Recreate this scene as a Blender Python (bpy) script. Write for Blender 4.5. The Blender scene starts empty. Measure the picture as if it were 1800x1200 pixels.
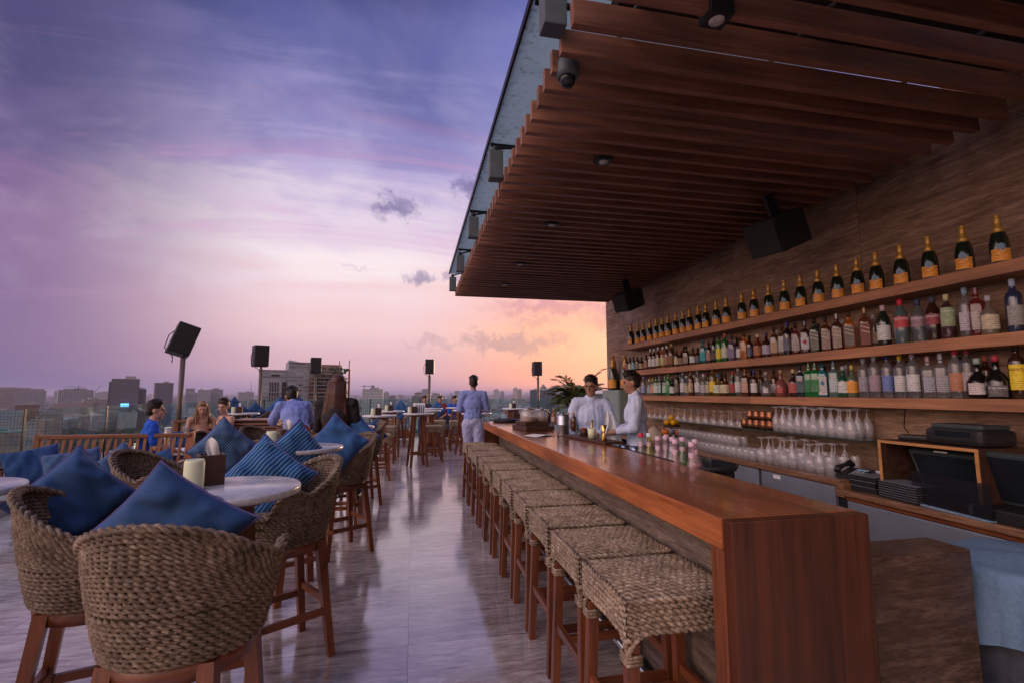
import bpy, bmesh, math, random
import numpy as np
from mathutils import Vector, Matrix
PI=math.pi; RAD=math.radians
random.seed(7); rng=np.random.default_rng(7)
S=bpy.context.scene; COL=S.collection
# ---------------- camera, sky, sun, exposure ----------------
CAMH=1.45; FPX=840.0
PITCH=math.atan(90/FPX); YAW=math.atan(173*math.cos(PITCH)/FPX)
cam=bpy.data.objects.new('camera',bpy.data.cameras.new('camera')); COL.objects.link(cam)
cam.location=(0,0,CAMH); cam.rotation_euler=(PI/2+PITCH,0,-YAW)
cam.data.sensor_width=36; cam.data.lens=36*FPX/1800; cam.data.clip_start=0.05; cam.data.clip_end=60000
S.camera=cam
S.view_settings.view_transform='Standard'; S.view_settings.look='None'; S.view_settings.gamma=1
S.view_settings.exposure=0.0
S.render.engine='CYCLES'
cy=S.cycles
cy.use_denoising=True; cy.max_bounces=7; cy.diffuse_bounces=3; cy.glossy_bounces=3; cy.transmission_bounces=4
cy.transparent_max_bounces=24; cy.volume_bounces=0; cy.caustics_reflective=False; cy.caustics_refractive=False
cy.sample_clamp_indirect=4.0
SUN_AZ=RAD(27); SUN_EL=RAD(3.5)      # azimuth measured from +Y towards +X
sunv=Vector((math.sin(SUN_AZ)*math.cos(SUN_EL),math.cos(SUN_AZ)*math.cos(SUN_EL),math.sin(SUN_EL)))

class NG:                             # tiny node-graph helper
    def __init__(s,nt): s.nt=nt; s.N=nt.nodes; s.L=nt.links
    def n(s,t,**k):
        o=s.N.new(t)
        for a,b in k.items(): setattr(o,a,b)
        return o
    def put(s,sock,v):
        if v is None: return
        if isinstance(v,bpy.types.NodeSocket): s.L.new(v,sock)
        else:
            if hasattr(sock.default_value,'__len__'):
                if not hasattr(v,'__len__'): v=[v]*len(sock.default_value)
                elif len(v)==3 and len(sock.default_value)==4: v=(*v,1)
            sock.default_value=v
    def m(s,op,a,b=None,c=None,clamp=False):
        o=s.n('ShaderNodeMath',operation=op,use_clamp=clamp)
        for i,v in enumerate((a,b,c)): s.put(o.inputs[i],v)
        return o.outputs[0]
    def v(s,op,a,b=None,sc=None):
        o=s.n('ShaderNodeVectorMath',operation=op); s.put(o.inputs[0],a); s.put(o.inputs[1],b)
        if sc is not None: s.put(o.inputs['Scale'],sc)
        return o.outputs['Value'] if op in('DOT_PRODUCT','LENGTH','DISTANCE') else o.outputs[0]
    def mix(s,f,a,b,mode='MIX'):
        o=s.n('ShaderNodeMix',data_type='RGBA',blend_type=mode); s.put(o.inputs[0],f); s.put(o.inputs[6],a); s.put(o.inputs[7],b)
        return o.outputs[2]
    def ramp(s,f,stops,ease='LINEAR'):
        o=s.n('ShaderNodeValToRGB'); cr=o.color_ramp; cr.interpolation=ease
        while len(cr.elements)<len(stops): cr.elements.new(0.5)
        for e,(p,c) in zip(cr.elements,stops):
            e.position=p; e.color=(c,c,c,1) if not hasattr(c,'__len__') else (*c[:3],1)
        s.put(o.inputs[0],f); return o.outputs[0]
    def mr(s,v,a,b,c=0,d=1,smooth=False):
        o=s.n('ShaderNodeMapRange',interpolation_type='SMOOTHSTEP' if smooth else 'LINEAR')
        for i,x in enumerate((v,a,b,c,d)): s.put(o.inputs[i],x)
        return o.outputs[0]
    def noise(s,vec,scale,detail=4,rough=.55,dist=0,out=0):
        o=s.n('ShaderNodeTexNoise'); s.put(o.inputs['Vector'],vec); o.inputs['Scale'].default_value=scale
        o.inputs['Detail'].default_value=detail; o.inputs['Roughness'].default_value=rough; o.inputs['Distortion'].default_value=dist
        return o.outputs[out]
    def sep(s,v): o=s.n('ShaderNodeSeparateXYZ'); s.put(o.inputs[0],v); return o.outputs
    def comb(s,x,y,z):
        o=s.n('ShaderNodeCombineXYZ')
        for i,q in enumerate((x,y,z)): s.put(o.inputs[i],q)
        return o.outputs[0]

def hexc(r,g,b):   # sRGB 0-255 -> linear
    f=lambda c:(c/255/12.92) if c/255<=.04045 else ((c/255+.055)/1.055)**2.4
    return (f(r),f(g),f(b))

def pdir(x,y):     # direction through a point of the 1800x1200 photograph
    u=x-900; w=y-600
    F=Vector((math.sin(YAW)*math.cos(PITCH),math.cos(YAW)*math.cos(PITCH),math.sin(PITCH)))
    R=Vector((math.cos(YAW),-math.sin(YAW),0)); U=R.cross(F)
    return F*FPX+R*u-U*w
def PZ(x,y,z): d=pdir(x,y); t=(z-CAMH)/d.z; return Vector((d.x*t,d.y*t,z))
def PX(x,y,X): d=pdir(x,y); t=X/d.x; return Vector((X,d.y*t,CAMH+d.z*t))
def PY(x,y,Y): d=pdir(x,y); t=Y/d.y; return Vector((d.x*t,Y,CAMH+d.z*t))

W=bpy.data.worlds.new('World'); S.world=W; W.use_nodes=True
def build_world():
    nt=W.node_tree; nt.nodes.clear(); g=NG(nt)
    D=g.v('NORMALIZE',g.n('ShaderNodeTexCoord').outputs['Generated'])
    x,y,z=g.sep(D)
    el=g.m('MULTIPLY',g.m('ARCSINE',z),180/PI)                     # elevation in degrees
    az=g.m('MULTIPLY',g.m('ARCTAN2',x,y),180/PI)                   # azimuth from +Y, degrees, + to the right
    # cirrus streaks warp the gradient
    zz=g.m('ADD',g.m('ABSOLUTE',z),.10)
    pl=g.comb(g.m('DIVIDE',x,zz),g.m('DIVIDE',y,zz),0)
    rot=g.n('ShaderNodeMapping'); g.put(rot.inputs[0],pl); rot.inputs['Rotation'].default_value=(0,0,RAD(-52)); rot.inputs['Scale'].default_value=(.34,1.25,1)
    st=g.noise(rot.outputs[0],1.3,7,.62,.9)
    st2=g.noise(pl,.75,5,.6,.5)
    st3=g.noise(D,6.0,6,.6,.3)
    warp=g.m('MULTIPLY',g.m('SUBTRACT',g.m('ADD',st,g.m('MULTIPLY',st2,.9)),.95),24)
    e2=g.m('ADD',el,g.m('MULTIPLY',warp,g.mr(el,4,22,0,1,True)))
    # columns of the dusk: left (dark violet), middle (lavender), right (peach)
    def col(stops): return g.ramp(g.m('DIVIDE',e2,60,clamp=True),[(p/60,hexc(*c)) for p,c in stops],'EASE')
    L=col([(0,(118,104,148)),(5,(130,105,147)),(12,(134,104,147)),(20,(100,86,132)),(27,(74,70,114)),(36,(54,54,94)),(50,(42,43,78))])
    M=col([(0,(172,146,178)),(3,(212,172,188)),(8,(236,198,204)),(15,(243,226,231)),(20,(224,206,224)),(25,(178,164,207)),(29,(136,130,184)),(34,(92,95,155)),(44,(62,66,124))])
    Rr=col([(0,(214,150,160)),(2,(238,160,146)),(6,(250,184,154)),(11,(243,176,165)),(16,(214,170,196)),(24,(176,166,212)),(34,(118,120,184)),(48,(80,84,152))])
    c=g.mix(g.mr(az,-37,-11,0,1,True),L,M)
    c=g.mix(g.mr(az,-3,17,0,1,True),c,Rr)
    # behind the camera: unseen sky, made warm to light the bar
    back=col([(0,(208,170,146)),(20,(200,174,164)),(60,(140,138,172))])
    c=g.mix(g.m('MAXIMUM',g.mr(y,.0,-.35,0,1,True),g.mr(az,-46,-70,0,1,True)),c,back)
    lobe=g.m('POWER',g.m('MAXIMUM',g.v('DOT_PRODUCT',D,tuple(Vector((-.82,-.34,.36)).normalized())),0),4); boost=g.m('ADD',1.0,g.m('MULTIPLY',lobe,BACKB)); boost=g.m('ADD',boost,g.m('MULTIPLY',g.mr(el,52,75,0,1,True),1.0))  # added unseen bright lobe behind left plus brighter zenith, lighting the bar interior
    # pink streak colour on high cirrus
    pk=g.m('MULTIPLY',g.m('MULTIPLY',g.mr(st,.50,.70,0,1,True),g.mr(el,5,18,0,.48,True)),g.mr(el,24,36,1,.22,True))
    c=g.mix(pk,c,hexc(222,168,204))
    c=g.mix(g.m('MULTIPLY',g.mr(st3,.42,.7,0,1,True),g.m('MULTIPLY',g.mr(el,3,14,0,.15,True),g.mr(el,20,38,1,.25,True))),c,hexc(240,226,238))
    # glow round the hidden sun
    sd=g.m('MAXIMUM',g.v('DOT_PRODUCT',D,tuple(sunv)),0)
    c=g.mix(1.0,c,g.mix(g.m('POWER',sd,60),(0,0,0),(.10,.02,.005)),'ADD')
    # small dark clouds, each a soft blob in its own direction
    nz=g.noise(D,26,5,.65,.3,1); nzv=g.v('SCALE',g.v('SUBTRACT',nz,(.5,.5,.5)),sc=.085)
    nzf=g.noise(D,60,4,.6)
    for (px,py,w,h,k,cc) in [(698,362,42,21,.8,(104,94,146)),(832,328,40,20,.85,(108,96,150)),(741,487,31,15,.75,(120,106,152)),(800,486,20,12,.6,(150,130,168)),
                          (900,602,120,22,.62,(158,128,148)),(760,603,62,10,.35,(170,140,160)),(945,568,40,8,.4,(176,130,146)),(975,541,130,15,.6,(190,128,150)),(625,473,24,5,.25,(150,130,170)),(1110,560,80,30,.5,(150,110,130))]:
        d0=pdir(px,py).normalized(); r0=Vector((math.cos(YAW),-math.sin(YAW),0)); r0=(r0-d0*r0.dot(d0)).normalized(); u0=r0.cross(d0)
        Dn=g.v('ADD',D,nzv)
        a=g.m('DIVIDE',g.v('DOT_PRODUCT',g.v('SUBTRACT',Dn,tuple(d0)),tuple(r0)),w/FPX)
        b=g.m('DIVIDE',g.v('DOT_PRODUCT',g.v('SUBTRACT',Dn,tuple(d0)),tuple(u0)),h/FPX)
        r=g.m('SQRT',g.m('ADD',g.m('MULTIPLY',a,a),g.m('MULTIPLY',b,b)))
        r=g.m('ADD',r,g.m('MULTIPLY',g.m('SUBTRACT',nzf,.5),1.3))
        fr=g.m('GREATER_THAN',g.v('DOT_PRODUCT',D,tuple(d0)),.9)
        c=g.mix(g.m('MULTIPLY',g.m('MULTIPLY',g.mr(r,.25,1.25,1,0,True),fr),k*.92),c,hexc(*cc))
    # below the horizon: dim ground bounce colour
    c=g.mix(g.mr(z,-.002,-.02,0,1),c,(.10,.09,.12))
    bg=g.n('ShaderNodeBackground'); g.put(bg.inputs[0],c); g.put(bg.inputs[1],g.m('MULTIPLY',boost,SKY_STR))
    sk=g.n('ShaderNodeTexSky'); sk.sky_type='NISHITA'; sk.sun_disc=False; sk.sun_elevation=SUN_EL; sk.sun_rotation=SUN_AZ
    bg2=g.n('ShaderNodeBackground'); g.put(bg2.inputs[0],sk.outputs[0]); bg2.inputs[1].default_value=.010
    add=g.n('ShaderNodeAddShader'); g.put(add.inputs[0],bg.outputs[0]); g.put(add.inputs[1],bg2.outputs[0])
    o=g.n('ShaderNodeOutputWorld'); g.put(o.inputs[0],add.outputs[0])
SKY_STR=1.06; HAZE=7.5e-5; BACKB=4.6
build_world()
sl=bpy.data.lights.new('sun','SUN'); sl.energy=1.6; sl.angle=RAD(7); sl.color=(1,.62,.38)
so=bpy.data.objects.new('sun',sl); COL.objects.link(so); so.rotation_euler=(-sunv).to_track_quat('-Z','Y').to_euler()

# ---------------- helpers ----------------
class MB:
    """collects shapes, builds one mesh"""
    def __init__(s): s.v=[]; s.f=[]; s.mi=[]; s.n=0; s.uv=None; s.sm=[]
    def add(s,vs,fs,mi=0,sm=False):
        o=s.n; s.v.extend([tuple(p) for p in vs]); s.n+=len(vs)
        s.f.extend([tuple(i+o for i in f) for f in fs]); s.mi.extend([mi]*len(fs)); s.sm.extend([sm]*len(fs)); return s
    def box(s,x0,x1,y0,y1,z0,z1,mi=0):
        return s.add([(x0,y0,z0),(x1,y0,z0),(x1,y1,z0),(x0,y1,z0),(x0,y0,z1),(x1,y0,z1),(x1,y1,z1),(x0,y1,z1)],
          [(0,3,2,1),(4,5,6,7),(0,1,5,4),(1,2,6,5),(2,3,7,6),(3,0,4,7)],mi)
    def bbox(s,x0,x1,y0,y1,z0,z1,b=.004,mi=0):   # bevelled box
        bm=bmesh.new(); bmesh.ops.create_cube(bm,size=1)
        for v in bm.verts: v.co=Vector(((x0+x1)/2+v.co.x*(x1-x0),(y0+y1)/2+v.co.y*(y1-y0),(z0+z1)/2+v.co.z*(z1-z0)))
        bmesh.ops.bevel(bm,geom=bm.edges[:],offset=b,segments=2,affect='EDGES',profile=.6)
        s.bm(bm,mi); return s
    def bm(s,bm,mi=0,sm=False):
        bm.verts.index_update(); s.add([v.co for v in bm.verts],[[v.index for v in f.verts] for f in bm.faces],mi,sm); bm.free()
    def beam(s,p,q,w,d,up=(0,0,1),mi=0,w2=None,d2=None):  # square bar p->q; w across, d along 'side'
        p=Vector(p); q=Vector(q); t=(q-p).normalized(); u=Vector(up)
        if abs(t.dot(u))>.98: u=Vector((0,1,0))
        a=t.cross(u).normalized(); b=a.cross(t).normalized(); w2=w2 or w; d2=d2 or d
        vs=[p+a*sx*w/2+b*sy*d/2 for sx,sy in((-1,-1),(1,-1),(1,1),(-1,1))]+[q+a*sx*w2/2+b*sy*d2/2 for sx,sy in((-1,-1),(1,-1),(1,1),(-1,1))]
        return s.add(vs,[(3,2,1,0),(4,5,6,7),(0,1,5,4),(1,2,6,5),(2,3,7,6),(3,0,4,7)],mi)
    def tube(s,pts,r,n=8,closed=False,mi=0,sm=True,cap=True):
        pts=[Vector(p) for p in pts]; k=len(pts); rr=r if hasattr(r,'__len__') else [r]*k
        vs=[];pa=None
        for i,p in enumerate(pts):
            a=pts[(i-1)%k] if (i>0 or closed) else p; b=pts[(i+1)%k] if (i<k-1 or closed) else p
            t=(b-a).normalized() if (b-a).length>1e-9 else Vector((0,0,1))
            if pa is None:
                pa=t.orthogonal().normalized()
            pa=(pa-t*pa.dot(t)); pa=pa.normalized() if pa.length>1e-6 else t.orthogonal().normalized()
            c=t.cross(pa)
            for j in range(n):
                an=2*PI*j/n; vs.append(p+(pa*math.cos(an)+c*math.sin(an))*rr[i])
        fs=[]
        for i in range(k if closed else k-1):
            for j in range(n):
                a=i*n+j; b=i*n+(j+1)%n; c2=((i+1)%k)*n+(j+1)%n; d=((i+1)%k)*n+j; fs.append((a,b,c2,d))
        s.add(vs,fs,mi,sm)
        if not closed and cap:
            s.add(vs[:n],[tuple(range(n))[::-1]],mi); s.add(vs[-n:],[tuple(range(n))],mi)
        return s
    def lathe(s,prof,n=20,c=(0,0,0),mi=0,sm=True,a0=0,a1=2*PI,sq=0):   # prof [(r,z)], sq: 0 round..1 square
        full=abs(a1-a0-2*PI)<1e-6; m=n if full else n+1; vs=[];fs=[]
        for r,z in prof:
            for j in range(m):
                a=a0+(a1-a0)*j/n; ca,sa=math.cos(a),math.sin(a)
                if sq:
                    k=1/max((abs(ca)**(2+8*sq)+abs(sa)**(2+8*sq))**(1/(2+8*sq)),1e-6)
                else: k=1
                vs.append((c[0]+r*k*ca,c[1]+r*k*sa,c[2]+z))
        for i in range(len(prof)-1):
            for j in range(n):
                a=i*m+j; b=i*m+(j+1)%m; fs.append((a,b,b+m,a+m))
        s.add(vs,fs,mi,sm)
        if full:
            if prof[0][0]>1e-5: s.add(vs[:m],[tuple(range(m))[::-1]],mi)
            if prof[-1][0]>1e-5: s.add(vs[-m:],[tuple(range(m))],mi)
        return s
    def sphere(s,c,r,n=12,mi=0,sx=1,sy=1,sz=1,sm=True):
        k=max(4,n//2+1); pr=[(math.sin(PI*i/k),-math.cos(PI*i/k)) for i in range(k+1)]
        vs=[];fs=[]
        for a,z in pr:
            for j in range(n): vs.append((c[0]+r*sx*a*math.cos(2*PI*j/n),c[1]+r*sy*a*math.sin(2*PI*j/n),c[2]+r*sz*z))
        for i in range(k):
            for j in range(n): fs.append((i*n+j,i*n+(j+1)%n,(i+1)*n+(j+1)%n,(i+1)*n+j))
        return s.add(vs,fs,mi,sm)
    def xf(s,M,i0=0): s.v[i0:]=[tuple(M@Vector(p)) for p in s.v[i0:]]; return s
    def mesh(s,name):
        me=bpy.data.meshes.new(name); me.from_pydata(s.v,[],s.f); 
        me.polygons.foreach_set('material_index',s.mi); me.polygons.foreach_set('use_smooth',s.sm)
        me.validate(); me.update(); return me
    def build(s,name,mats,parent=None,loc=None,rotz=0,fix=True):
        me=s.mesh(name)
        if fix and s.n<60000:
            bm=bmesh.new(); bm.from_mesh(me); bmesh.ops.remove_doubles(bm,verts=bm.verts[:],dist=1e-6); bmesh.ops.recalc_face_normals(bm,faces=bm.faces[:]); bm.to_mesh(me); bm.free()
        for m in (mats if isinstance(mats,(list,tuple)) else [mats]): me.materials.append(m)
        o=bpy.data.objects.new(name,me); COL.objects.link(o)
        if parent is not None: o.parent=parent
        if loc is not None: o.location=loc
        o.rotation_euler=(0,0,rotz); return o

def tag(o,label,cat,group=None,kind=None):
    if label: o['label']=label
    if cat: o['category']=cat
    if group: o['group']=group
    if kind: o['kind']=kind
    return o
def thing(name,label,cat,loc=(0,0,0),rotz=0,group=None):
    o=bpy.data.objects.new(name,None); COL.objects.link(o); o.empty_display_size=.1
    o.location=loc; o.rotation_euler=(0,0,rotz); return tag(o,label,cat,group)
def struct(o): o['kind']='structure'; return o
KIDS={}
def kids(o):
    return [c for c in COL.objects if c.parent is o] if False else list(o.children)
def dup(root,loc,rotz=None,label=None,group=None,rot=None):
    def rec(o,par):
        c=o.copy(); COL.objects.link(c)
        if par is not None: c.parent=par
        for ch in KIDSOF(o): rec(ch,c)
        return c
    r=rec(root,None); r.location=loc
    if rotz is not None: r.rotation_euler=(0,0,rotz)
    if rot is not None: r.rotation_euler=rot
    if label: r['label']=label
    if group: r['group']=group
    return r
def KIDSOF(o):
    return [c for c in COL.objects if c.parent==o] if o.name not in _kc else _kc[o.name]
_kc={}
def freeze(o):
    """remember the children of a prototype so copying stays quick"""
    def rec(p):
        ch=[c for c in COL.objects if c.parent==p]; _kc[p.name]=ch
        for c in ch: rec(c)
    rec(o); return o
ORD='first second third fourth fifth sixth seventh eighth ninth tenth eleventh twelfth thirteenth fourteenth fifteenth sixteenth seventeenth eighteenth nineteenth twentieth'.split()
_t='twenty thirty forty fifty'.split()
for t in _t:
    if t!='twenty': ORD.append(t[:-1]+'ieth')
    ORD+= [t+'-'+q for q in 'first second third fourth fifth sixth seventh eighth ninth'.split()]

# ---------------- materials ----------------
def mat(name,base=(.5,.5,.5),rough=.5,metal=0,spec=.5,fn=None,coat=0,trans=0,sub=0):
    m=bpy.data.materials.new(name); m.use_nodes=True; g=NG(m.node_tree); b=m.node_tree.nodes['Principled BSDF']
    b.inputs['Base Color'].default_value=(*base,1); b.inputs['Roughness'].default_value=rough; b.inputs['Metallic'].default_value=metal
    b.inputs['Specular IOR Level'].default_value=spec; b.inputs['Coat Weight'].default_value=coat; b.inputs['Coat Roughness'].default_value=.08
    b.inputs['Transmission Weight'].default_value=trans
    if fn: fn(g,b)
    return m
def bump(g,b,h,dist=.002,strength=1.0):
    o=g.n('ShaderNodeBump'); g.put(o.inputs['Height'],h); o.inputs['Distance'].default_value=dist; o.inputs['Strength'].default_value=strength
    g.put(b.inputs['Normal'],o.outputs[0])
def ocoord(g,scale=(1,1,1),rnd=True,rot=(0,0,0)):
    v=g.n('ShaderNodeTexCoord').outputs['Object']
    if rnd:
        oi=g.n('ShaderNodeObjectInfo').outputs['Random']; v=g.v('ADD',v,g.comb(g.m('MULTIPLY',oi,17),g.m('MULTIPLY',oi,31),g.m('MULTIPLY',oi,7)))
    mp=g.n('ShaderNodeMapping'); g.put(mp.inputs[0],v); mp.inputs['Scale'].default_value=scale; mp.inputs['Rotation'].default_value=rot
    return mp.outputs[0]
def soft(name,base,rough=.8,var=.25,scale=30,bmp=0.0,spec=.3,metal=0):
    def fn(g,b):
        n=g.noise(ocoord(g),scale,4,.6); c=g.mix(g.mr(n,.3,.7),tuple(x*(1-var) for x in base),tuple(min(x*(1+var),1) for x in base)); g.put(b.inputs['Base Color'],c)
        g.put(b.inputs['Roughness'],g.mr(n,.3,.7,rough*.85,min(rough*1.12,1)))
        if bmp: bump(g,b,n,bmp)
    return mat(name,base,rough,metal,spec,fn)
def wood(name,c1,c2,axis,rough=.35,coat=0,plank=0,gs=1.0):
    """grain runs along axis (0,1,2)"""
    def fn(g,b):
        sc=[26*gs]*3; sc[axis]=1.6*gs; v=ocoord(g,tuple(sc)); n=g.noise(v,1,6,.62,.6)
        sc2=[110*gs]*3; sc2[axis]=5*gs; n2=g.noise(ocoord(g,tuple(sc2)),1,3,.6)
        f=g.m('ADD',g.m('MULTIPLY',n,.8),g.m('MULTIPLY',n2,.3)); c=g.ramp(f,[(.32,c1),(.72,c2)])
        big=g.noise(ocoord(g,(1.4,1.4,1.4)),1,3,.5); c=g.mix(1,c,g.mr(big,.3,.7,.72,1.22),'MULTIPLY')
        if plank:
            pv=g.n('ShaderNodeTexCoord').outputs['Object']; xyz=g.sep(pv); q=g.m('FLOOR',g.m('DIVIDE',xyz[plank-1],.105))
            wn=g.n('ShaderNodeTexWhiteNoise',noise_dimensions='1D'); g.put(wn.inputs['W'],q); c=g.mix(1,c,g.mr(wn.outputs[0],0,1,.72,1.25),'MULTIPLY')
        g.put(b.inputs['Base Color'],c); g.put(b.inputs['Roughness'],g.mr(n,.3,.7,rough*.75,rough*1.3)); bump(g,b,n2,.0006,.6)
    return mat(name,c1,rough,0,.5,fn,coat)
M={}
DK,LT=(.060,.017,.008),(.235,.070,.026)
for ax,nm in enumerate('xyz'): M['wood'+nm]=wood('teak_'+nm,DK,LT,ax,.34)
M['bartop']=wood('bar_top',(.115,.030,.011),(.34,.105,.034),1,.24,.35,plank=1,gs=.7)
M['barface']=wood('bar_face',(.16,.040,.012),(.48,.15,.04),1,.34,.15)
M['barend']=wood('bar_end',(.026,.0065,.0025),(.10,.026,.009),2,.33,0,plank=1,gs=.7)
M['slat']=wood('ceiling_slat',(.10,.040,.025),(.31,.135,.080),0,.5)
M['shelfwood']=wood('shelf_wood',(.19,.075,.035),(.45,.21,.105),1,.5)
M['framewood']=wood('frame_wood',(.3,.13,.045),(.5,.25,.09),1,.5)
M['sofawood']=wood('sofa_wood',(.10,.026,.011),(.33,.095,.034),2,.4)
def f_stone(c1,c2,c3,stretch,rough,bm=.0006,joint=None,veins=True,poll=.5):
    def fn(g,b):
        v=g.n('ShaderNodeTexCoord').outputs['Object']
        x,y,z=g.sep(v); vv0=v
        if joint:
            jx,jy,pa,pb=joint; pq=(x,y,z); p1_,p2_=pq[pa],pq[pb]
            wx=g.m('FLOOR',g.m('DIVIDE',p1_,jx)); wy=g.m('FLOOR',g.m('DIVIDE',p2_,jy))
            wn=g.n('ShaderNodeTexWhiteNoise',noise_dimensions='2D'); g.put(wn.inputs['Vector'],g.comb(wx,wy,0)); vv0=g.v('ADD',v,g.v('SCALE',wn.outputs[1],sc=9.0))
        mp=g.n('ShaderNodeMapping'); g.put(mp.inputs[0],vv0); mp.inputs['Scale'].default_value=stretch
        n=g.noise(mp.outputs[0],1.0,9,.66,1.1); n2=g.noise(mp.outputs[0],5.0,6,.7,.5)
        f=g.m('ADD',g.m('MULTIPLY',n,.62),g.m('MULTIPLY',n2,.42)); c=g.ramp(f,[(.36,c1),(.52,c2),(.70,c3)])
        if veins:
            vn=g.noise(mp.outputs[0],.8,7,.6,2.4); vv=g.m('SUBTRACT',1,g.mr(g.m('ABSOLUTE',g.m('SUBTRACT',vn,.5)),0,.008)); c=g.mix(g.m('MULTIPLY',vv,.32),c,tuple(min(1,x*2.1) for x in c3))
        if joint:
            jn=None; c=g.mix(1,c,g.mr(wn.outputs[0],0,1,.84,1.14),'MULTIPLY')
            for q,jj in((p1_,jx),(p2_,jy)):
                m=g.m('PINGPONG',q,jj/2*1.0) if False else g.m('ABSOLUTE',g.m('SUBTRACT',g.m('FRACT',g.m('DIVIDE',q,jj)),.5))
                k=g.m('GREATER_THAN',m,.5-.0022/jj); jn=k if jn is None else g.m('MAXIMUM',jn,k)
            c=g.mix(g.m('MULTIPLY',jn,.9),c,tuple(x*.3 for x in c1))
        g.put(b.inputs['Base Color'],c)
        pn=g.noise(v,2.3,5,.65,.6); g.put(b.inputs['Roughness'],g.m('ADD',g.mr(pn,.35,.7,rough*.7,rough*1.55),g.mr(n2,.4,.7,0,.05)))
        bump(g,b,f,bm,.5)
    return fn
M['floor']=mat('floor_travertine',rough=.055,spec=.6,fn=f_stone((.15,.11,.095),(.44,.365,.325),(.78,.69,.64),(2.6,13,1),.10,.00008,(1.2,.6,0,1)))
M['floor'].node_tree.nodes['Principled BSDF'].inputs['IOR'].default_value=2.9
M['wall']=mat('wall_travertine',rough=.55,fn=f_stone((.085,.042,.025),(.22,.13,.083),(.43,.29,.20),(1,1.7,15),.55,.0012,(1.62,.81,1,2)))
M['panel']=mat('bar_panel_stone',rough=.3,fn=f_stone((.065,.048,.042),(.17,.13,.11),(.36,.29,.25),(1,2.2,20),.30,.0008))
M['block']=mat('block_stone',rough=.3,fn=f_stone((.022,.012,.009),(.058,.033,.023),(.15,.10,.075),(3,3,16),.22,.0008))
M['cedge']=mat('counter_stone',rough=.25,fn=f_stone((.085,.04,.022),(.20,.10,.055),(.33,.2,.13),(3,2.0,26),.25,.001))
M['marble']=mat('table_marble',rough=.2,fn=f_stone((.36,.36,.38),(.52,.52,.54),(.66,.66,.68),(7,7,3),.22,.0002,veins=False))
def f_rope(g,b):
    n=g.noise(ocoord(g),55,5,.65); n2=g.noise(ocoord(g),9,3,.5); c=g.ramp(n,[(.28,(.10,.058,.03)),(.5,(.27,.20,.14)),(.72,(.52,.42,.315))]); c=g.mix(1,c,g.mr(n2,.3,.7,.7,1.25),'MULTIPLY')
    g.put(b.inputs['Base Color'],c); bump(g,b,g.noise(ocoord(g),260,2),.001,.8)
M['rope']=mat('woven_hyacinth',rough=.75,spec=.3,fn=f_rope)
def f_rope2(g,b):
    f_rope(g,b); n=[q for q in g.N if q.type=='MIX'][-1]; g.put(b.inputs['Base Color'],g.mix(1,n.outputs[2],(.62,.60,.60),'MULTIPLY'))
M['rope2']=mat('woven_hyacinth_dark',rough=.75,spec=.3,fn=f_rope2)
M['ropedark']=soft('weave_core',(.055,.036,.022),.9,.3,30)
def f_fab(c,stripe,period):
    def fn(g,b):
        uv=g.n('ShaderNodeUVMap').outputs[0]; u,v,_=g.sep(uv)
        nn=g.noise(ocoord(g),3.2,3,.5)
        w=g.m('ADD',g.m('MULTIPLY',v,1/period),g.m('MULTIPLY',nn,.35)); fr=g.m('FRACT',w); rib=g.m('ABSOLUTE',g.m('SUBTRACT',fr,.5))
        th=g.noise(g.comb(g.m('MULTIPLY',u,90),g.m('MULTIPLY',v,420),0),1,2,.5)
        if stripe: cc=g.mix(g.mr(rib,.22,.30),c[0],c[1])
        else: cc=g.mix(g.mr(rib,.1,.4),c[0],c[1])
        cc=g.mix(1,cc,g.mr(th,.3,.7,.8,1.2),'MULTIPLY'); g.put(b.inputs['Base Color'],cc)
        b.inputs['Sheen Weight'].default_value=.15; b.inputs['Sheen Roughness'].default_value=.4; b.inputs['Sheen Tint'].default_value=(.6,.7,1,1)
        bump(g,b,g.m('ADD',g.m('MULTIPLY',rib,1.2),g.m('MULTIPLY',th,.5)),.0012,.7)
    return fn
M['fblue']=mat('blue_ribbed_fabric',rough=.85,spec=.2,fn=f_fab(((.014,.042,.115),(.042,.10,.235)),False,.0075))
M['fplain']=mat('blue_plain_fabric',rough=.85,spec=.2,fn=f_fab(((.028,.085,.215),(.036,.105,.25)),False,.006))
M['fstripe']=mat('blue_striped_fabric',rough=.85,spec=.2,fn=f_fab(((.070,.20,.41),(.012,.034,.10)),True,.022))
M['fstripe2']=mat('grey_striped_fabric',rough=.85,spec=.2,fn=f_fab(((.10,.19,.33),(.022,.04,.10)),True,.017))
M['pipe']=soft('pillow_piping',(.10,.09,.26),.8)
M['cush']=soft('seat_cushion',(.34,.36,.42),.9,.15,40,.001)
M['greycush']=soft('grey_cushion',(.16,.17,.2),.9,.15,40,.001)
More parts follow.
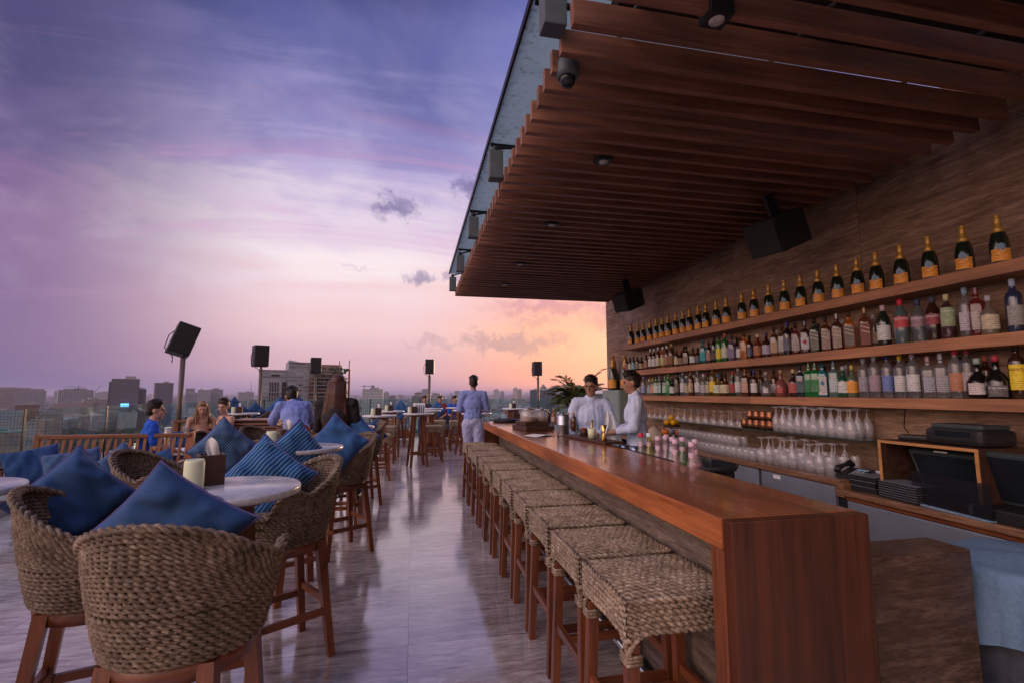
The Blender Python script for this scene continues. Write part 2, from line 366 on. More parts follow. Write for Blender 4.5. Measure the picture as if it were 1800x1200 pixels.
def glassy(name,tint,clear=.8,rough=.03,body=None):
    """thin glass: clear tint mixed with mirror by Fresnel, plus a little body colour"""
    m=bpy.data.materials.new(name); m.use_nodes=True; nt=m.node_tree; nt.nodes.clear(); g=NG(nt)
    tr=g.n('ShaderNodeBsdfTransparent'); tr.inputs[0].default_value=(*tint,1)
    gl=g.n('ShaderNodeBsdfGlossy'); gl.inputs['Roughness'].default_value=rough; gl.inputs[0].default_value=(1,1,1,1)
    di=g.n('ShaderNodeBsdfPrincipled'); di.inputs['Base Color'].default_value=(*(body or tint),1); di.inputs['Roughness'].default_value=.15
    gm=g.n('ShaderNodeNewGeometry'); cs=g.m('ABSOLUTE',g.v('DOT_PRODUCT',gm.outputs['Normal'],gm.outputs['Incoming'])); fz=g.m('ADD',.04,g.m('MULTIPLY',.9,g.m('POWER',g.m('SUBTRACT',1,cs,clamp=True),4.5)))
    a=g.n('ShaderNodeMixShader'); a.inputs[0].default_value=1-clear; g.put(a.inputs[1],tr.outputs[0]); g.put(a.inputs[2],di.outputs[0])
    nz=g.noise(ocoord(g),20,2); 
    b=g.n('ShaderNodeMixShader'); g.put(b.inputs[0],g.m('MULTIPLY',fz,g.mr(nz,.3,.7,1.0,1.25),clamp=True)); g.put(b.inputs[1],a.outputs[0]); g.put(b.inputs[2],gl.outputs[0])
    o=g.n('ShaderNodeOutputMaterial'); g.put(o.inputs[0],b.outputs[0]); return m
M['glass']=glassy('clear_glass',(.93,.95,.97),.72,.04,(.78,.74,.80))
M['rail']=glassy('railing_glass',(.80,.92,.92),.95,.02,(.15,.25,.25))
M['frost']=None
def f_frost(g,b):
    v=g.n('ShaderNodeTexCoord').outputs['Object']; n=g.noise(v,3,7,.7,.8); n2=g.noise(v,22,5,.7)
    x,y,z=g.sep(v); edge=g.mr(x,.55,.85,1,0)
    d=g.m('MULTIPLY',g.mr(g.m('ADD',n2,g.m('MULTIPLY',edge,.10)),.58,.78,0,1),g.mr(n,.35,.6,.2,1))
    g.put(b.inputs['Base Color'],g.mix(d,(.50,.60,.61),(.10,.12,.12)))
M['frost']=mat('frosted_canopy_glass',rough=.45,trans=.0,fn=f_frost)
def _frost():
    m=M['frost']; g=NG(m.node_tree); b=m.node_tree.nodes['Principled BSDF']; out=[n for n in m.node_tree.nodes if n.type=='OUTPUT_MATERIAL'][0]
    t=g.n('ShaderNodeBsdfTranslucent'); src=b.inputs['Base Color'].links[0].from_socket; g.put(t.inputs[0],src)
    mx=g.n('ShaderNodeMixShader'); mx.inputs[0].default_value=.85; g.put(mx.inputs[1],b.outputs[0]); g.put(mx.inputs[2],t.outputs[0]); g.put(out.inputs[0],mx.outputs[0])
_frost()
M['ceil']=soft('ceiling_board',(.05,.035,.032),.8,.25,4)
M['black']=soft('black_plastic',(.018,.018,.021),.42,.2,25,.0002)
M['blackmat']=soft('black_cloth_grille',(.022,.020,.022),.85,.3,180,.0006)
M['screen']=soft('dark_screen',(.012,.016,.022),.08,.1,6)
M['bezel']=soft('dark_bezel',(.045,.06,.065),.35,.2,30)
M['steel']=soft('brushed_steel',(.42,.44,.48),.33,.12,14,.0002,.5,1)
M['fridge']=soft('steel_door',(.33,.36,.43),.42,.10,3,.0001,.5,.6)
M['greybox']=soft('grey_painted_metal',(.09,.11,.125),.5,.12,12)
M['cab']=soft('sage_cabinet_paint',(.22,.29,.29),.5,.1,8)
M['white']=soft('white_cloth',(.72,.74,.80),.8,.08,18,.0008)
M['shirt']=soft('pale_blue_shirt',(.52,.60,.82),.8,.10,14,.002)
M['paper']=soft('paper',(.75,.75,.74),.8,.06,20)
M['candle']=soft('cream_wax',(.62,.66,.46),.45,.06,12)
M['gold']=soft('brass_metal',(.80,.52,.16),.25,.1,20,0,.5,1)
M['copper']=soft('copper_metal',(.36,.17,.10),.34,.15,30,.0006,.5,1)
M['goldfoil']=soft('gold_foil',(.50,.27,.06),.38,.3,60,.001,.5,.5)
M['orange']=soft('orange_label',(.80,.33,.05),.55,.08,30)
M['lblue']=soft('pale_blue_seal',(.20,.32,.45),.5)
M['skin']=soft('warm_skin',(.36,.19,.13),.55,.12,16,.0006)
M['skin2']=soft('fair_skin',(.46,.27,.20),.55,.12,16,.0006)
M['hair']=soft('dark_hair',(.018,.012,.011),.45,.4,60,.003)
M['hairbr']=soft('brown_hair',(.065,.026,.018),.42,.4,50,.003)
M['hairbl']=soft('light_brown_hair',(.22,.12,.06),.45,.3,50,.003)
M['bluetee']=soft('bright_blue_cotton',(.015,.085,.48),.85,.12,10,.002)
M['palelav']=soft('pale_lavender_cotton',(.38,.40,.62),.85,.12,10,.002)
M['blueunif']=soft('violet_blue_cotton',(.20,.26,.56),.85,.12,10,.002)
M['navy']=soft('navy_cloth',(.03,.035,.075),.85,.2,12,.002)
M['blackcl']=soft('black_jacket',(.018,.014,.018),.8,.3,12,.002)
M['redcl']=soft('dark_red_cloth',(.20,.018,.02),.85,.2,12,.002)
def f_leo(g,b):
    vo=g.n('ShaderNodeTexVoronoi'); g.put(vo.inputs['Vector'],ocoord(g,(45,45,45))); g.put(b.inputs['Base Color'],g.mix(g.m('GREATER_THAN',vo.outputs[0],.42),(.03,.02,.015),(.38,.26,.13)))
M['leo']=mat('leopard_print',rough=.85,fn=f_leo)
M['lemon']=soft('lemon_peel',(.80,.42,.02),.4,.15,60,.001)
M['orng']=soft('orange_peel',(.75,.20,.02),.4,.15,60,.001)
M['leaf']=soft('green_leaf',(.035,.075,.025),.5,.4,8,0)
M['palmleaf']=soft('palm_leaf',(.07,.09,.025),.5,.4,8,0)
M['straw']=soft('palm_straw_hat',(.52,.44,.33),.75,.15,70,.001)
M['pole']=soft('bronze_painted_pole',(.10,.075,.062),.4,.1,10)
M['tray']=soft('black_rubber_tray',(.02,.022,.028),.32,.2,20)
M['darkbox']=soft('dark_leather_box',(.06,.028,.02),.5,.3,30,.0005)

# ================= TERRACE AND ROOF =================
struct(MB().box(-7.5,3.65,-4,17.3,-.4,0).build('floor',M['floor']))
struct(MB().box(-7.6,8,-4.2,17.4,-9,-.42).build('terrace_ground',soft('concrete_slab',(.25,.24,.25),.8)))
w=MB().box(3.65,4.0,-1.5,8.67,0,3.62).build('back_bar_wall',M['wall']); tag(w,'tall brown travertine wall behind the bottle shelves','wall')
canopy=thing('roof_canopy','flat roof canopy over the bar with frosted glass edge','roof',(0,0,0))
mb=MB()
for a,b_ in((-1.5,1.55),(1.70,2.36),(2.50,8.34)): mb.box(1.02,3.645,a,b_,3.5,3.58)
mb.build('ceiling_board',M['ceil'],canopy)
mb=MB()
ys=[-.8,.78,2.34,3.9,5.46,7.02,8.6]
for a,b_ in zip(ys[:-1],ys[1:]): mb.box(.60,2.6,a+.008,b_-.008,3.60,3.62)
mb.build('frosted_glass_panel',M['frost'],canopy)
MB().box(.582,.598,-.8,8.6,3.585,3.635).build('edge_trim',M['black'],canopy)
mb=MB()
for y in ys[1:-1]: MB().box(.61,1.01,y-.012,y+.012,3.575,3.598).build('glazing_bar',M['black'],canopy)
MB().box(1.0,3.645,8.30,8.37,3.30,3.595).build('end_fascia',M['slat'],canopy)
# slats: each one a batten hung below the canopy
sl_proto=None; yy=[.98,1.17,1.36,1.55,1.74,1.93]+[2.118+.149*i for i in range(42)]
for i,y in enumerate(yy):
    y=y if i<7 else y
    if sl_proto is None:
        o=MB().bbox(.675,3.53,-.021,.021,3.12,3.245,.003).build('ceiling_slat',M['slat']); sl_proto=o
    else:
        o=sl_proto.copy(); COL.objects.link(o)
    o.location=(0 if i%3 else .004,y,0)
    tag(o,'timber ceiling slat under the bar roof, %s counting from the far end'%(ORD[len(yy)-1-i]),'slat','ceiling slats under the bar roof')
# steel hanger rods carrying the slats
for x in (1.0,1.9,2.8):
    o=MB().tube([(x,1.0,3.27),(x,8.32,3.27)],.012,8).build('hanger_rail',M['black'])
    tag(o,'thin dark rail running above the slats, '+{1.0:'nearest the open edge',1.9:'in the middle of the roof',2.8:'nearest the bottle wall'}[x],'rail')
# square spotlights between slats
def spot():
    r=thing('ceiling_spotlight','','spotlight')
    MB().box(-.055,.055,-.05,.05,3.10,3.19).build('housing',M['black'],r)
    MB().lathe([(.034,3.099),(.034,3.096),(.0,3.094)],16).build('lens',soft('lamp_lens',(.55,.52,.5),.25),r)
    return freeze(r)
sp=spot()
for i,(px,py,lb) in enumerate([(1063,278,'with the second largest square face'),(970,393,'halfway along the row'),(918,458,'just before the last one'),(888,498,'smallest, near the far end of the slats'),(1278,6,'largest, cut by the top of the picture')]):
    p=PZ(px,py,3.12); q=(p.x,round((p.y-2.118)/.149)*.149+2.118+.0745,0)
    o=sp if i==0 else dup(sp,q); o.location=q
    tag(o,'square black spotlight between ceiling slats, '+lb,'spotlight','ceiling spotlights')
# CCTV dome
p=PZ(1001,142,3.07); r=thing('security_camera','white security dome camera with dark bubble hung between slats near the open edge','camera',(p.x,p.y+.03,0))
MB().lathe([(.0,3.20),(.052,3.20),(.062,3.17),(.062,3.12),(.05,3.10)][::-1],20).build('housing',M['greybox'],r)
MB().lathe([(.0,3.05),(.022,3.055),(.036,3.07),(.043,3.095),(.044,3.108)],20).build('dome',M['screen'],r)
# grey flood light boxes on arms along the open edge
def flood():
    r=thing('floodlight','','floodlight')
    MB().bbox(-.055,.06,-.05,.05,3.20,3.44,.006).build('housing',M['greybox'],r)
    MB().tube([(.0,0,3.445),(.0,0,3.49)],.028,10).tube([(0,0,3.47),(.12,.07,3.53),(.22,.12,3.555)],.011,8).build('arm',M['black'],r)
    return freeze(r)
fl=flood()
for i,(y,lb) in enumerate([(2.07,'nearest, cut by the top of the photo'),(3.75,'second one along, largest fully visible'),(5.28,'third one along'),(6.85,'fourth one along'),(8.2,'farthest, at the roof corner')]):
    o=fl if i==0 else dup(fl,(0,0,0)); o.location=(.625,y,0)
    tag(o,'grey box floodlight at the roof edge, '+lb,'floodlight','floodlights along the roof edge')

# ================= BAR =================
BX0,BX1,BY0,BY1=.98,1.495,1.42,6.80
bar=thing('bar_counter','long polished red brown wooden bar counter with stone front panel','bar counter',(0,0,0))
MB().bbox(BX0,BX1,BY0+.002,BY1,.955,1.05,.004).build('bar_top',[M['bartop']],bar)
MB().bbox(BX0-.004,BX0+.03,BY0+.003,BY1-.002,.952,1.047,.003).build('front_edge',M['barface'],bar)
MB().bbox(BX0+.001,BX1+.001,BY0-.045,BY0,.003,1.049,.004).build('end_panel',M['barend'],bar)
MB().bbox(BX0+.001,BX0+.06,BY0+.001,BY0+.07,.003,.951,.003).build('post',M['woodz'],bar)
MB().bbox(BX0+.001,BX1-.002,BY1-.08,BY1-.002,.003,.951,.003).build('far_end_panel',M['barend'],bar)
MB().box(1.19,1.24,BY0+.004,BY1-.085,.10,.950).build('stone_panel',M['panel'],bar)
MB().tube([(1.06,BY0+.1,.18),(1.06,BY1-.1,.18)],.019,12).build('foot_rail',M['steel'],bar)
MB().box(1.242,1.492,BY0+.004,BY1-.085,.004,.10).build('plinth',M['black'],bar)
blk=thing('stone_service_block','veined dark brown stone block standing beside the bar end','stone block',(0,0,0))
MB().bbox(1.50,1.945,1.40,1.55,0.003,.90,.005).build('stone_slab',M['block'],blk)
# bartender side work top behind the bar
wk=thing('work_station','steel under bar work station on the bartender side','work station')
MB().box(1.50,1.93,1.56,6.6,.78,.81).build('worktop',M['steel'],wk)
MB().box(1.52,1.90,1.58,6.58,.01,.775).build('body',M['fridge'],wk)

# ================= STOOLS AND CHAIRS: weaving =================
def twine(mb,P,N,half=.024,amp=.0055,r=.0062,closed=False,sides=5,ph=0,step=3,fl=.9):
    """two strands twisting round each other along P with surface normals N"""
    P=np.array(P,float); N=np.array(N,float)
    if closed: P=np.vstack([P,P[:1]]); N=np.vstack([N,N[:1]])
    seg=np.linalg.norm(np.diff(P,axis=0),axis=1); s=np.concatenate([[0],np.cumsum(seg)]); L=s[-1]
    if L<half*1.5: return
    nh=max(2,round(L/half)); nh+= (nh%2 if closed else 0)
    k=nh*step+1; t=np.linspace(0,L,k)
    Q=np.stack([np.interp(t,s,P[:,i]) for i in range(3)],1); NN=np.stack([np.interp(t,s,N[:,i]) for i in range(3)],1)
    NN/=np.linalg.norm(NN,axis=1)[:,None]; T=np.gradient(Q,axis=0); T/=np.linalg.norm(T,axis=1)[:,None]; B=np.cross(T,NN)
    a=np.pi*nh*t/L+ph
    for q in (0,np.pi):
        jit=1+.18*np.sin(t*91+q*3+ph*5)
        C=Q+NN*(np.cos(a+q)*amp*jit)[:,None]+B*(np.sin(a+q)*amp*fl)[:,None]
        T2=np.gradient(C,axis=0); T2/=np.linalg.norm(T2,axis=1)[:,None]
        A=np.cross(T2,NN); A/=np.linalg.norm(A,axis=1)[:,None]; D=np.cross(A,T2)
        th=np.arange(sides)*2*np.pi/sides
        V=C[:,None,:]+(r*jit)[:,None,None]*(A[:,None,:]*np.cos(th)[None,:,None]+D[:,None,:]*np.sin(th)[None,:,None])
        V=V.reshape(-1,3); i=np.arange(k-1)[:,None]*sides; j=np.arange(sides)[None,:]; j2=(j+1)%sides
        F=np.stack([i+j,i+j2,i+sides+j2,i+sides+j],-1).reshape(-1,4)
        mb.add(V.tolist(),F.tolist(),0,True)

def stool_proto():
    r=thing('bar_stool','','stool')
    hw,hd=.215,.20          # half width X, half depth Y
    TOP=.755
    mb=MB(); lo=False
    # seat block core
    def crown(x,y): return TOP-.006-.018*(x/hw)**2*0-.010*((abs(x)/hw)**4+(abs(y)/hd)**4)
    core=MB(); n=10; vs=[];fs=[]
    for i in range(n+1):
        for j in range(n+1):
            x=-hw+2*hw*i/n; y=-hd+2*hd*j/n; vs.append((x*.965,y*.965,crown(x,y)-.010))
    for i in range(n):
        for j in range(n): a=i*(n+1)+j; fs.append((a,a+n+1,a+n+2,a+1))
    core.add(vs,fs,0,True)
    # side skirts of the core, arched between the corners
    def drop(u): return .115+.070*abs(u)**7      # u=-1..1 along a side
    for s,ax in((1,0),(-1,0),(1,1),(-1,1)):
        vs=[];m=16
        for i in range(m+1):
            u=-1+2*i/m; x,y=(s*hw*.97,u*hd*.97) if ax==0 else (u*hw*.97,s*hd*.97)
            vs+= [(x,y,crown(x,y)-.012),(x,y,TOP-drop(u))]
        core.add(vs,[(2*i,2*i+1,2*i+3,2*i+2) for i in range(m)],0,True)
    seat=mb
    # top rows (along X)
    rows=16
    for k in range(rows):
        y=-hd+.012+(2*hd-.024)*k/(rows-1); xs=np.linspace(-hw+.006,hw-.006,9)
        P=[(x,y,crown(x,y)) for x in xs]; twine(seat,P,[(0,0,1)]*9,half=.030,amp=.0075,r=.0083,ph=(k%2)*PI*.5)
    # side rows: closed loops lower and lower; below the arch they only keep to the corners
    def ring(z,lo_=-1):
        pts=[];nr=[]
        def seg(a,b,nrm):
            for t in np.linspace(0,1,9)[:-1]: pts.append((a[0]+(b[0]-a[0])*t,a[1]+(b[1]-a[1])*t,z)); nr.append(nrm)
        seg((-hw,-hd),(hw,-hd),(0,-1,0)); seg((hw,-hd),(hw,hd),(1,0,0)); seg((hw,hd),(-hw,hd),(0,1,0)); seg((-hw,hd),(-hw,-hd),(-1,0,0))
        return pts,nr
    for k in range(6):
        z=TOP-.014-.020*k; p,nn=ring(z); twine(seat,p,nn,half=.028,amp=.0065,r=.0075,closed=True,ph=(k%2)*PI*.5)
    for k in range(6,9):
        z=TOP-.014-.020*k; d=TOP-z; u0=((max(d-.115,.001))/.070)**(1/7.0)
        for sx in(-1,1):
            for sy in(-1,1):
                a=(sx*hw*u0,sy*hd); b_=(sx*hw,sy*hd*u0)
                pts=[(sx*(hw*u0+(hw-hw*u0)*t),sy*hd,z) for t in np.linspace(0,1,5)]+[(sx*hw,sy*(hd-(hd-hd*u0)*t),z) for t in np.linspace(0,1,5)[1:]]
                nn=[(0,sy,0)]*4+[(sx*.7,sy*.7,0)]+[(sx,0,0)]*4
                twine(seat,pts,nn,half=.026,amp=.006,r=.0070,ph=(k%2)*PI*.5)
    # arched lower border braid
    for s,ax in((1,0),(-1,0),(1,1),(-1,1)):
        P=[];
        for u in np.linspace(-1,1,17):
            x,y=(s*hw,u*hd) if ax==0 else (u*hw,s*hd); P.append((x,y,TOP-drop(u)+.004))
        twine(seat,P,[((s,0,0) if ax==0 else (0,s,0))]*17,half=.018,amp=.005,r=.006)
    # corner wraps
    for sx in(-1,1):
        for sy in(-1,1):
            for k in range(3):
                z=TOP-.185-.012*k; c=(sx*(hw-.022),sy*(hd-.022)); a=.026
                seat.tube([(c[0]+a*q[0],c[1]+a*q[1],z) for q in((1,1),(1,-1),(-1,-1),(-1,1))],.0065,5,closed=True)
    i0=seat.n
    so_=seat.build('seat',M['rope'],r,fix=False); core.build('seat_core',M['ropedark'],so_)
    lg=[]
    for sx in(-1,1):
        for sy in(-1,1):
            MB().beam((sx*(hw-.026),sy*(hd-.026),TOP-.15),(sx*(hw-.006),sy*(hd-.002),0),.042,.042,mi=0,w2=.038,d2=.038).build('leg',M['woodz'],r)
    for sx in(-1,1): MB().beam((sx*(hw-.014),-(hd-.02),.30),(sx*(hw-.014),hd-.02,.30),.022,.036).build('stretcher',M['woody'],r)
    for sy in(-1,1): MB().beam((-(hw-.02),sy*(hd-.012),.22),(hw-.02,sy*(hd-.012),.22),.022,.036).build('stretcher',M['woodx'],r)
    MB().box(-hw+.03,hw-.03,-hd+.03,hd-.03,TOP-.10,TOP-.05).build('seat_frame',M['woodx'],r)
    return freeze(r)
ST=stool_proto()
sy_list=[1.79,2.25,2.73,3.22,3.70,4.15,4.65,5.14,5.66,6.18,6.72]
who=['nearest bar stool, cut by the bottom of the photo beside the bar end']+['%s woven bar stool along the bar counting from its near end'%ORD[i] for i in range(1,10)]+['farthest woven stool of the row along the bar']
for i,y in enumerate(sy_list):
    o=ST if i==0 else dup(ST,(0,0,0)); o.location=(.935+random.uniform(-.006,.006),y,0); o.rotation_euler=(0,0,random.uniform(-.025,.025) if i else .012)
    tag(o,who[i],'stool','woven bar stools along the bar')

def chair_proto():
    r=thing('woven_armchair','','armchair')      # faces +Y
    ZB,ZS=.635,.79
    def rad(z): t=(z-ZB)/(1.05-ZB); return .215+.080*t**.75
    def pt(a,z,off=0):       # a=0 at the back (-Y), grows to both sides
        R=rad(z)+off; return (R*1.05*math.sin(a),-R*.98*math.cos(a)*(1 if math.cos(a)>0 else .92),z)
    def nrm(a): return (math.sin(a),-math.cos(a),.0)
    def rim(a):
        a=abs(a)/PI*180; 
        if a<60: return 1.06-.105*(a/60)**2
        if a<88: t=(a-60)/28; t=t*t*(3-2*t); return .955-.055*t
        if a<116: t=(a-88)/28; return .900+.028*math.sin(t*PI)
        if a<134: t=(a-116)/18; t=t*t*(3-2*t); return .900-.11*t
        return ZS
    AM=RAD(131)
    seat=MB()
    A=np.linspace(-PI,PI,73)[:-1]
    nlow=10
    for k in range(nlow):
        z=ZB+.008+(ZS-ZB-.016)*k/(nlow-1); twine(seat,[pt(a,z) for a in A],[nrm(a) for a in A],half=.029,amp=.0060,r=.0062,closed=True,ph=(k%2)*PI*.5)
    nup=17
    for k in range(1,nup):
        f=k/nup; aa=np.linspace(-AM,AM,49); P=[];
        keep=[]
        for a in aa:
            z=ZS+(rim(a)-ZS)*f; keep.append(pt(a,z))
        twine(seat,keep,[nrm(a) for a in aa],half=.029,amp=.0060,r=.0062,ph=(k%2)*PI*.5)
    aa=np.linspace(-AM,AM,61)
    twine(seat,[pt(a,rim(a)+.004,.004) for a in aa],[nrm(a) for a in aa],half=.034,amp=.0085,r=.0085)
    twine(seat,[pt(a,rim(a)-.006,-.010) for a in aa],[nrm(a) for a in aa],half=.034,amp=.009,r=.009,ph=1)
    aa=np.linspace(AM,2*PI-AM,20); twine(seat,[pt(a,ZS+.002,.004) for a in aa],[nrm(a) for a in aa],half=.03,amp=.010,r=.0095)
    # front seat border running down
    sh=seat.build('woven_shell',M['rope2'],r,fix=False)
    core=MB(); aa=np.linspace(-PI,PI,97)[:-1]; vs=[]; zz=8
    for a in aa:
        for q in range(zz+1): z=ZB+.01+(rim(a)-.012-ZB-.01)*q/zz; vs.append(pt(a,z,0.0))
    n=len(aa); core.add(vs,[(i*(zz+1)+q,((i+1)%n)*(zz+1)+q,((i+1)%n)*(zz+1)+q+1,i*(zz+1)+q+1) for i in range(n) for q in range(zz)],0,True)
    core.build('shell_core',M['ropedark'],sh)
    st=MB(); R=.245
    for k in range(22):
        y=-.235+.47*k/21; xx=math.sqrt(max(R*R-y*y,0)); 
        if xx<.06: continue
        xs=np.linspace(-xx,xx,9); twine(st,[(x,y,ZS-.012) for x in xs],[(0,0,1)]*9,half=.026,amp=.0055,r=.0062,ph=(k%2)*PI*.5)
    so_=st.build('woven_seat',M['rope2'],r,fix=False); MB().lathe([(0,ZS-.055),(R,ZS-.055),(R,ZS-.02),(0,ZS-.02)],24).build('seat_core',M['ropedark'],so_)
    ring=[]
    MB().lathe([(.165,.575),(.205,.575),(.212,.637),(.165,.637),(.165,.575)],28).build('apron',M['woodx'],r)
    for sx in(-1,1):
        MB().beam((sx*.145,-.145,.625),(sx*.20,-.215,0),.052,.045,w2=.036,d2=.036).build('leg',M['woodz'],r)
        MB().beam((sx*.145,.145,.625),(sx*.195,.205,0),.052,.045,w2=.036,d2=.036).build('leg',M['woodz'],r)
        MB().beam((sx*.18,-.19,.24),(sx*.178,.18,.24),.022,.036).build('stretcher',M['woody'],r)
    MB().beam((-.178,-.19,.29),(.178,-.19,.29),.022,.036).build('stretcher',M['woodx'],r)
    mb=MB(); N=18; vs=[]
    for i in range(N+1):
        a=RAD(-52)+RAD(104)*i/N
        for rr,z in((.255,.225),(.285,.225),(.285,.262),(.255,.262)): vs.append((rr*math.sin(a)*1.0,rr*math.cos(a)*.98,z))
    fs=[]
    for i in range(N):
        for j in range(4): fs.append((i*4+j,i*4+(j+1)%4,(i+1)*4+(j+1)%4,(i+1)*4+j))
    fs+=[(0,1,2,3),(N*4+3,N*4+2,N*4+1,N*4)]
    mb.add(vs,fs).build('foot_ring',M['woodx'],r)
    return freeze(r)
CH=chair_proto()
CH_used=[False]
def chair(x,y,deg,label,group='woven armchairs at the left tables'):
    """deg: heading the chair faces, 0 = +Y, 90 = +X"""
    o=CH if not CH_used[0] else dup(CH,(0,0,0)); CH_used[0]=True
    o.location=(x,y,0); o.rotation_euler=(0,0,-RAD(deg)); return tag(o,label,'armchair',group)

def table_proto(rr=.30):
    r=thing('high_table','','table')
    MB().lathe([(0,1.02),(rr-.006,1.02),(rr,1.026),(rr,1.044),(rr-.004,1.05),(0,1.05)],48).build('tabletop',M['marble'],r)
    MB().lathe([(.0,.985),(.17,.985),(.17,1.019),(0,1.019)],24).build('sub_top',M['woodx'],r)
    for i in range(4):
        a=PI/4+i*PI/2; MB().beam((.115*math.cos(a),.115*math.sin(a),1.0),(.235*math.cos(a),.235*math.sin(a),0),.062,.045,w2=.045,d2=.04).build('leg',M['woodz'],r)
    for i in range(4):
        a=PI/4+i*PI/2; b_=a+PI/2; R=.205; MB().beam((R*math.cos(a),R*math.sin(a),.26),(R*math.cos(b_),R*math.sin(b_),.26),.02,.034).build('stretcher',M['woodx'],r)
    return freeze(r)
TB=table_proto(); TBu=[False]
def table(x,y,label,deg=20,group='round high tables',sc=1):
    o=TB if not TBu[0] else dup(TB,(0,0,0)); TBu[0]=True
    o.location=(x,y,0); o.rotation_euler=(0,0,RAD(deg)); o.scale=(sc,sc,1); return tag(o,label,'table',group)

# ---- pillows ----
def pillow_mesh(size=.5,puff=.075,seed=0,n=26):
    rg=np.random.default_rng(seed); h=size/2; vs=[];uv=[];fs=[]
    ph=rg.uniform(0,6,6)
    for side in(1,-1):
        for i in range(n+1):
            for j in range(n+1):
                u=-1+2*i/n; v=-1+2*j/n
                pin=1-.09*(1-u*u)*1.0*(abs(v)**3); pin2=1-.09*(1-v*v)*(abs(u)**3)
                x=u*h*pin2; y=v*h*pin
                t=max(0,(1-u**4)*(1-v**4)); z=puff*t**.62
                w=(.012*math.sin(7*u+ph[0])*math.sin(5*v+ph[1])+.010*math.sin(13*u*v+ph[2]+4*u)+.004*math.sin(19*u+9*v*v+ph[5]))*t**.5
                w+=.010*math.sin(16*math.atan2(v,u)+ph[3])*(max(abs(u),abs(v))**4)*t**.4
                w+=-.012*math.exp(-((u*math.cos(ph[4])+v*math.sin(ph[4]))/.16)**2)*t
                vs.append((x,y,side*(z+w))); uv.append((u*h,v*h))
        o=0 if side==1 else (n+1)**2
        for i in range(n):
            for j in range(n):
                a=o+i*(n+1)+j; q=(a,a+n+1,a+n+2,a+1); fs.append(q if side==1 else q[::-1])
    me=bpy.data.meshes.new('pillow'); me.from_pydata(vs,[],fs); ul=me.uv_layers.new(name='UVMap')
    for l in me.loops: ul.data[l.index].uv=uv[l.vertex_index]
    me.polygons.foreach_set('use_smooth',[True]*len(me.polygons))
    bm=bmesh.new(); bm.from_mesh(me); bmesh.ops.remove_doubles(bm,verts=bm.verts[:],dist=1e-5); bm.to_mesh(me); bm.free()
    edge=[]
    for i in range(n+1): edge.append((-1+2*i/n,-1))
    for i in range(1,n+1): edge.append((1,-1+2*i/n))
    for i in range(1,n+1): edge.append((1-2*i/n,1))
    for i in range(1,n): edge.append((-1,1-2*i/n))
    pts=[(u*h*(1-.09*(1-v*v)*(abs(u)**3)),v*h*(1-.09*(1-u*u)*(abs(v)**3)),0) for u,v in edge]
    return me,pts
def pillow(c,normal,up_rot,matk,label,size=.5,puff=.075,seed=0,group='blue scatter pillows',piping=True,sq=1):
    """c centre, normal direction the pillow faces, up_rot rotation in its plane (45 = corner up)"""
    me,pts=pillow_mesh(size,puff,seed); me.materials.append(M[matk])
    o=bpy.data.objects.new('pillow',me); COL.objects.link(o)
    n=Vector(normal).normalized(); up=Vector((0,0,1)); a=up.cross(n).normalized(); b_=n.cross(a)
    Mx=Matrix((a,b_,n)).transposed().to_4x4()@Matrix.Diagonal((1,sq,1,1))@Matrix.Rotation(RAD(up_rot),4,'Z'); Mx.translation=Vector(c); 
    for v in me.vertices: pass
    Ms=Matrix.Rotation(-RAD(up_rot),4,'Z')@Matrix.Diagonal((1,sq,1,1))@Matrix.Rotation(RAD(up_rot),4,'Z'); me.transform(Ms); pts=[tuple(Ms@Vector(p)) for p in pts]
    Mx=Matrix((a,b_,n)).transposed().to_4x4()@Matrix.Rotation(RAD(up_rot),4,'Z'); Mx.translation=Vector(c); o.matrix_world=Mx
    if piping: MB().tube(pts,.0045,6,closed=True).build('piping',M['pipe'],o)
    return tag(o,label,'pillow',group)
# ================= LEFT TABLES AND CHAIRS =================
table(-.78,2.29,'nearest round marble high table, holding the candle and wooden napkin box',18)
table(-.82,3.90,'second round marble high table, just beyond the striped pillows',30)
table(-.76,6.15,'small round high table mostly hidden behind the seated long haired woman',10)
table(-1.98,2.50,'marble high table at the left edge beside the big dark blue pillow',40)
chair(-.735,1.90,6,'woven armchair nearest to the camera, its rounded back turned to us')
chair(-1.26,2.40,72,'woven armchair holding the dark blue pillow, left of the nearest one')
chair(-.71,3.02,236,'woven armchair with striped pillows at the right of the nearest marble table')
chair(-.64,4.80,236,'woven armchair with plain blue pillows in front of the long haired woman')
chair(-.66,6.75,250,'woven armchair seen past the seated woman, next to the small marble table')
chair(-.78,5.42,0,'woven armchair on which the long haired woman sits')
chair(-1.62,3.70,95,'woven armchair behind the napkin box with the upright striped pillow')
chair(-1.62,6.05,110,'woven armchair left of the hidden small table, below the blurred blue figure')
chair(-1.98,1.75,10,'woven armchair mostly outside the left picture edge')
def cdir(c,tilt,yaw=0):       # horizontal direction from c towards the camera, tipped up
    d=Vector((-c[0],-c[1],0)).normalized(); d.rotate(Matrix.Rotation(RAD(yaw),3,'Z')); return d*math.cos(RAD(tilt))+Vector((0,0,1))*math.sin(RAD(tilt))
def pil(px,py,z,tilt,roll,mk,label,size=.45,puff=.075,seed=0,yaw=0,push=0,sq=1):
    c=PZ(px,py,z); 
    if push: c=Vector((c.x*(1+push),c.y*(1+push),CAMH+(c.z-CAMH)*(1+push)))
    return pillow(c,cdir(c,tilt,yaw),roll,mk,label,size,puff,seed,sq=sq)
pil(300,930,.955,-6,52,'fblue','ribbed dark blue pillow propped in the nearest woven armchair',.425,.08,1,-24,0,.84)
pil(131,876,.97,14,43,'fblue','large dark blue pillow standing on its corner in the left woven armchair',.345,.085,2,8)
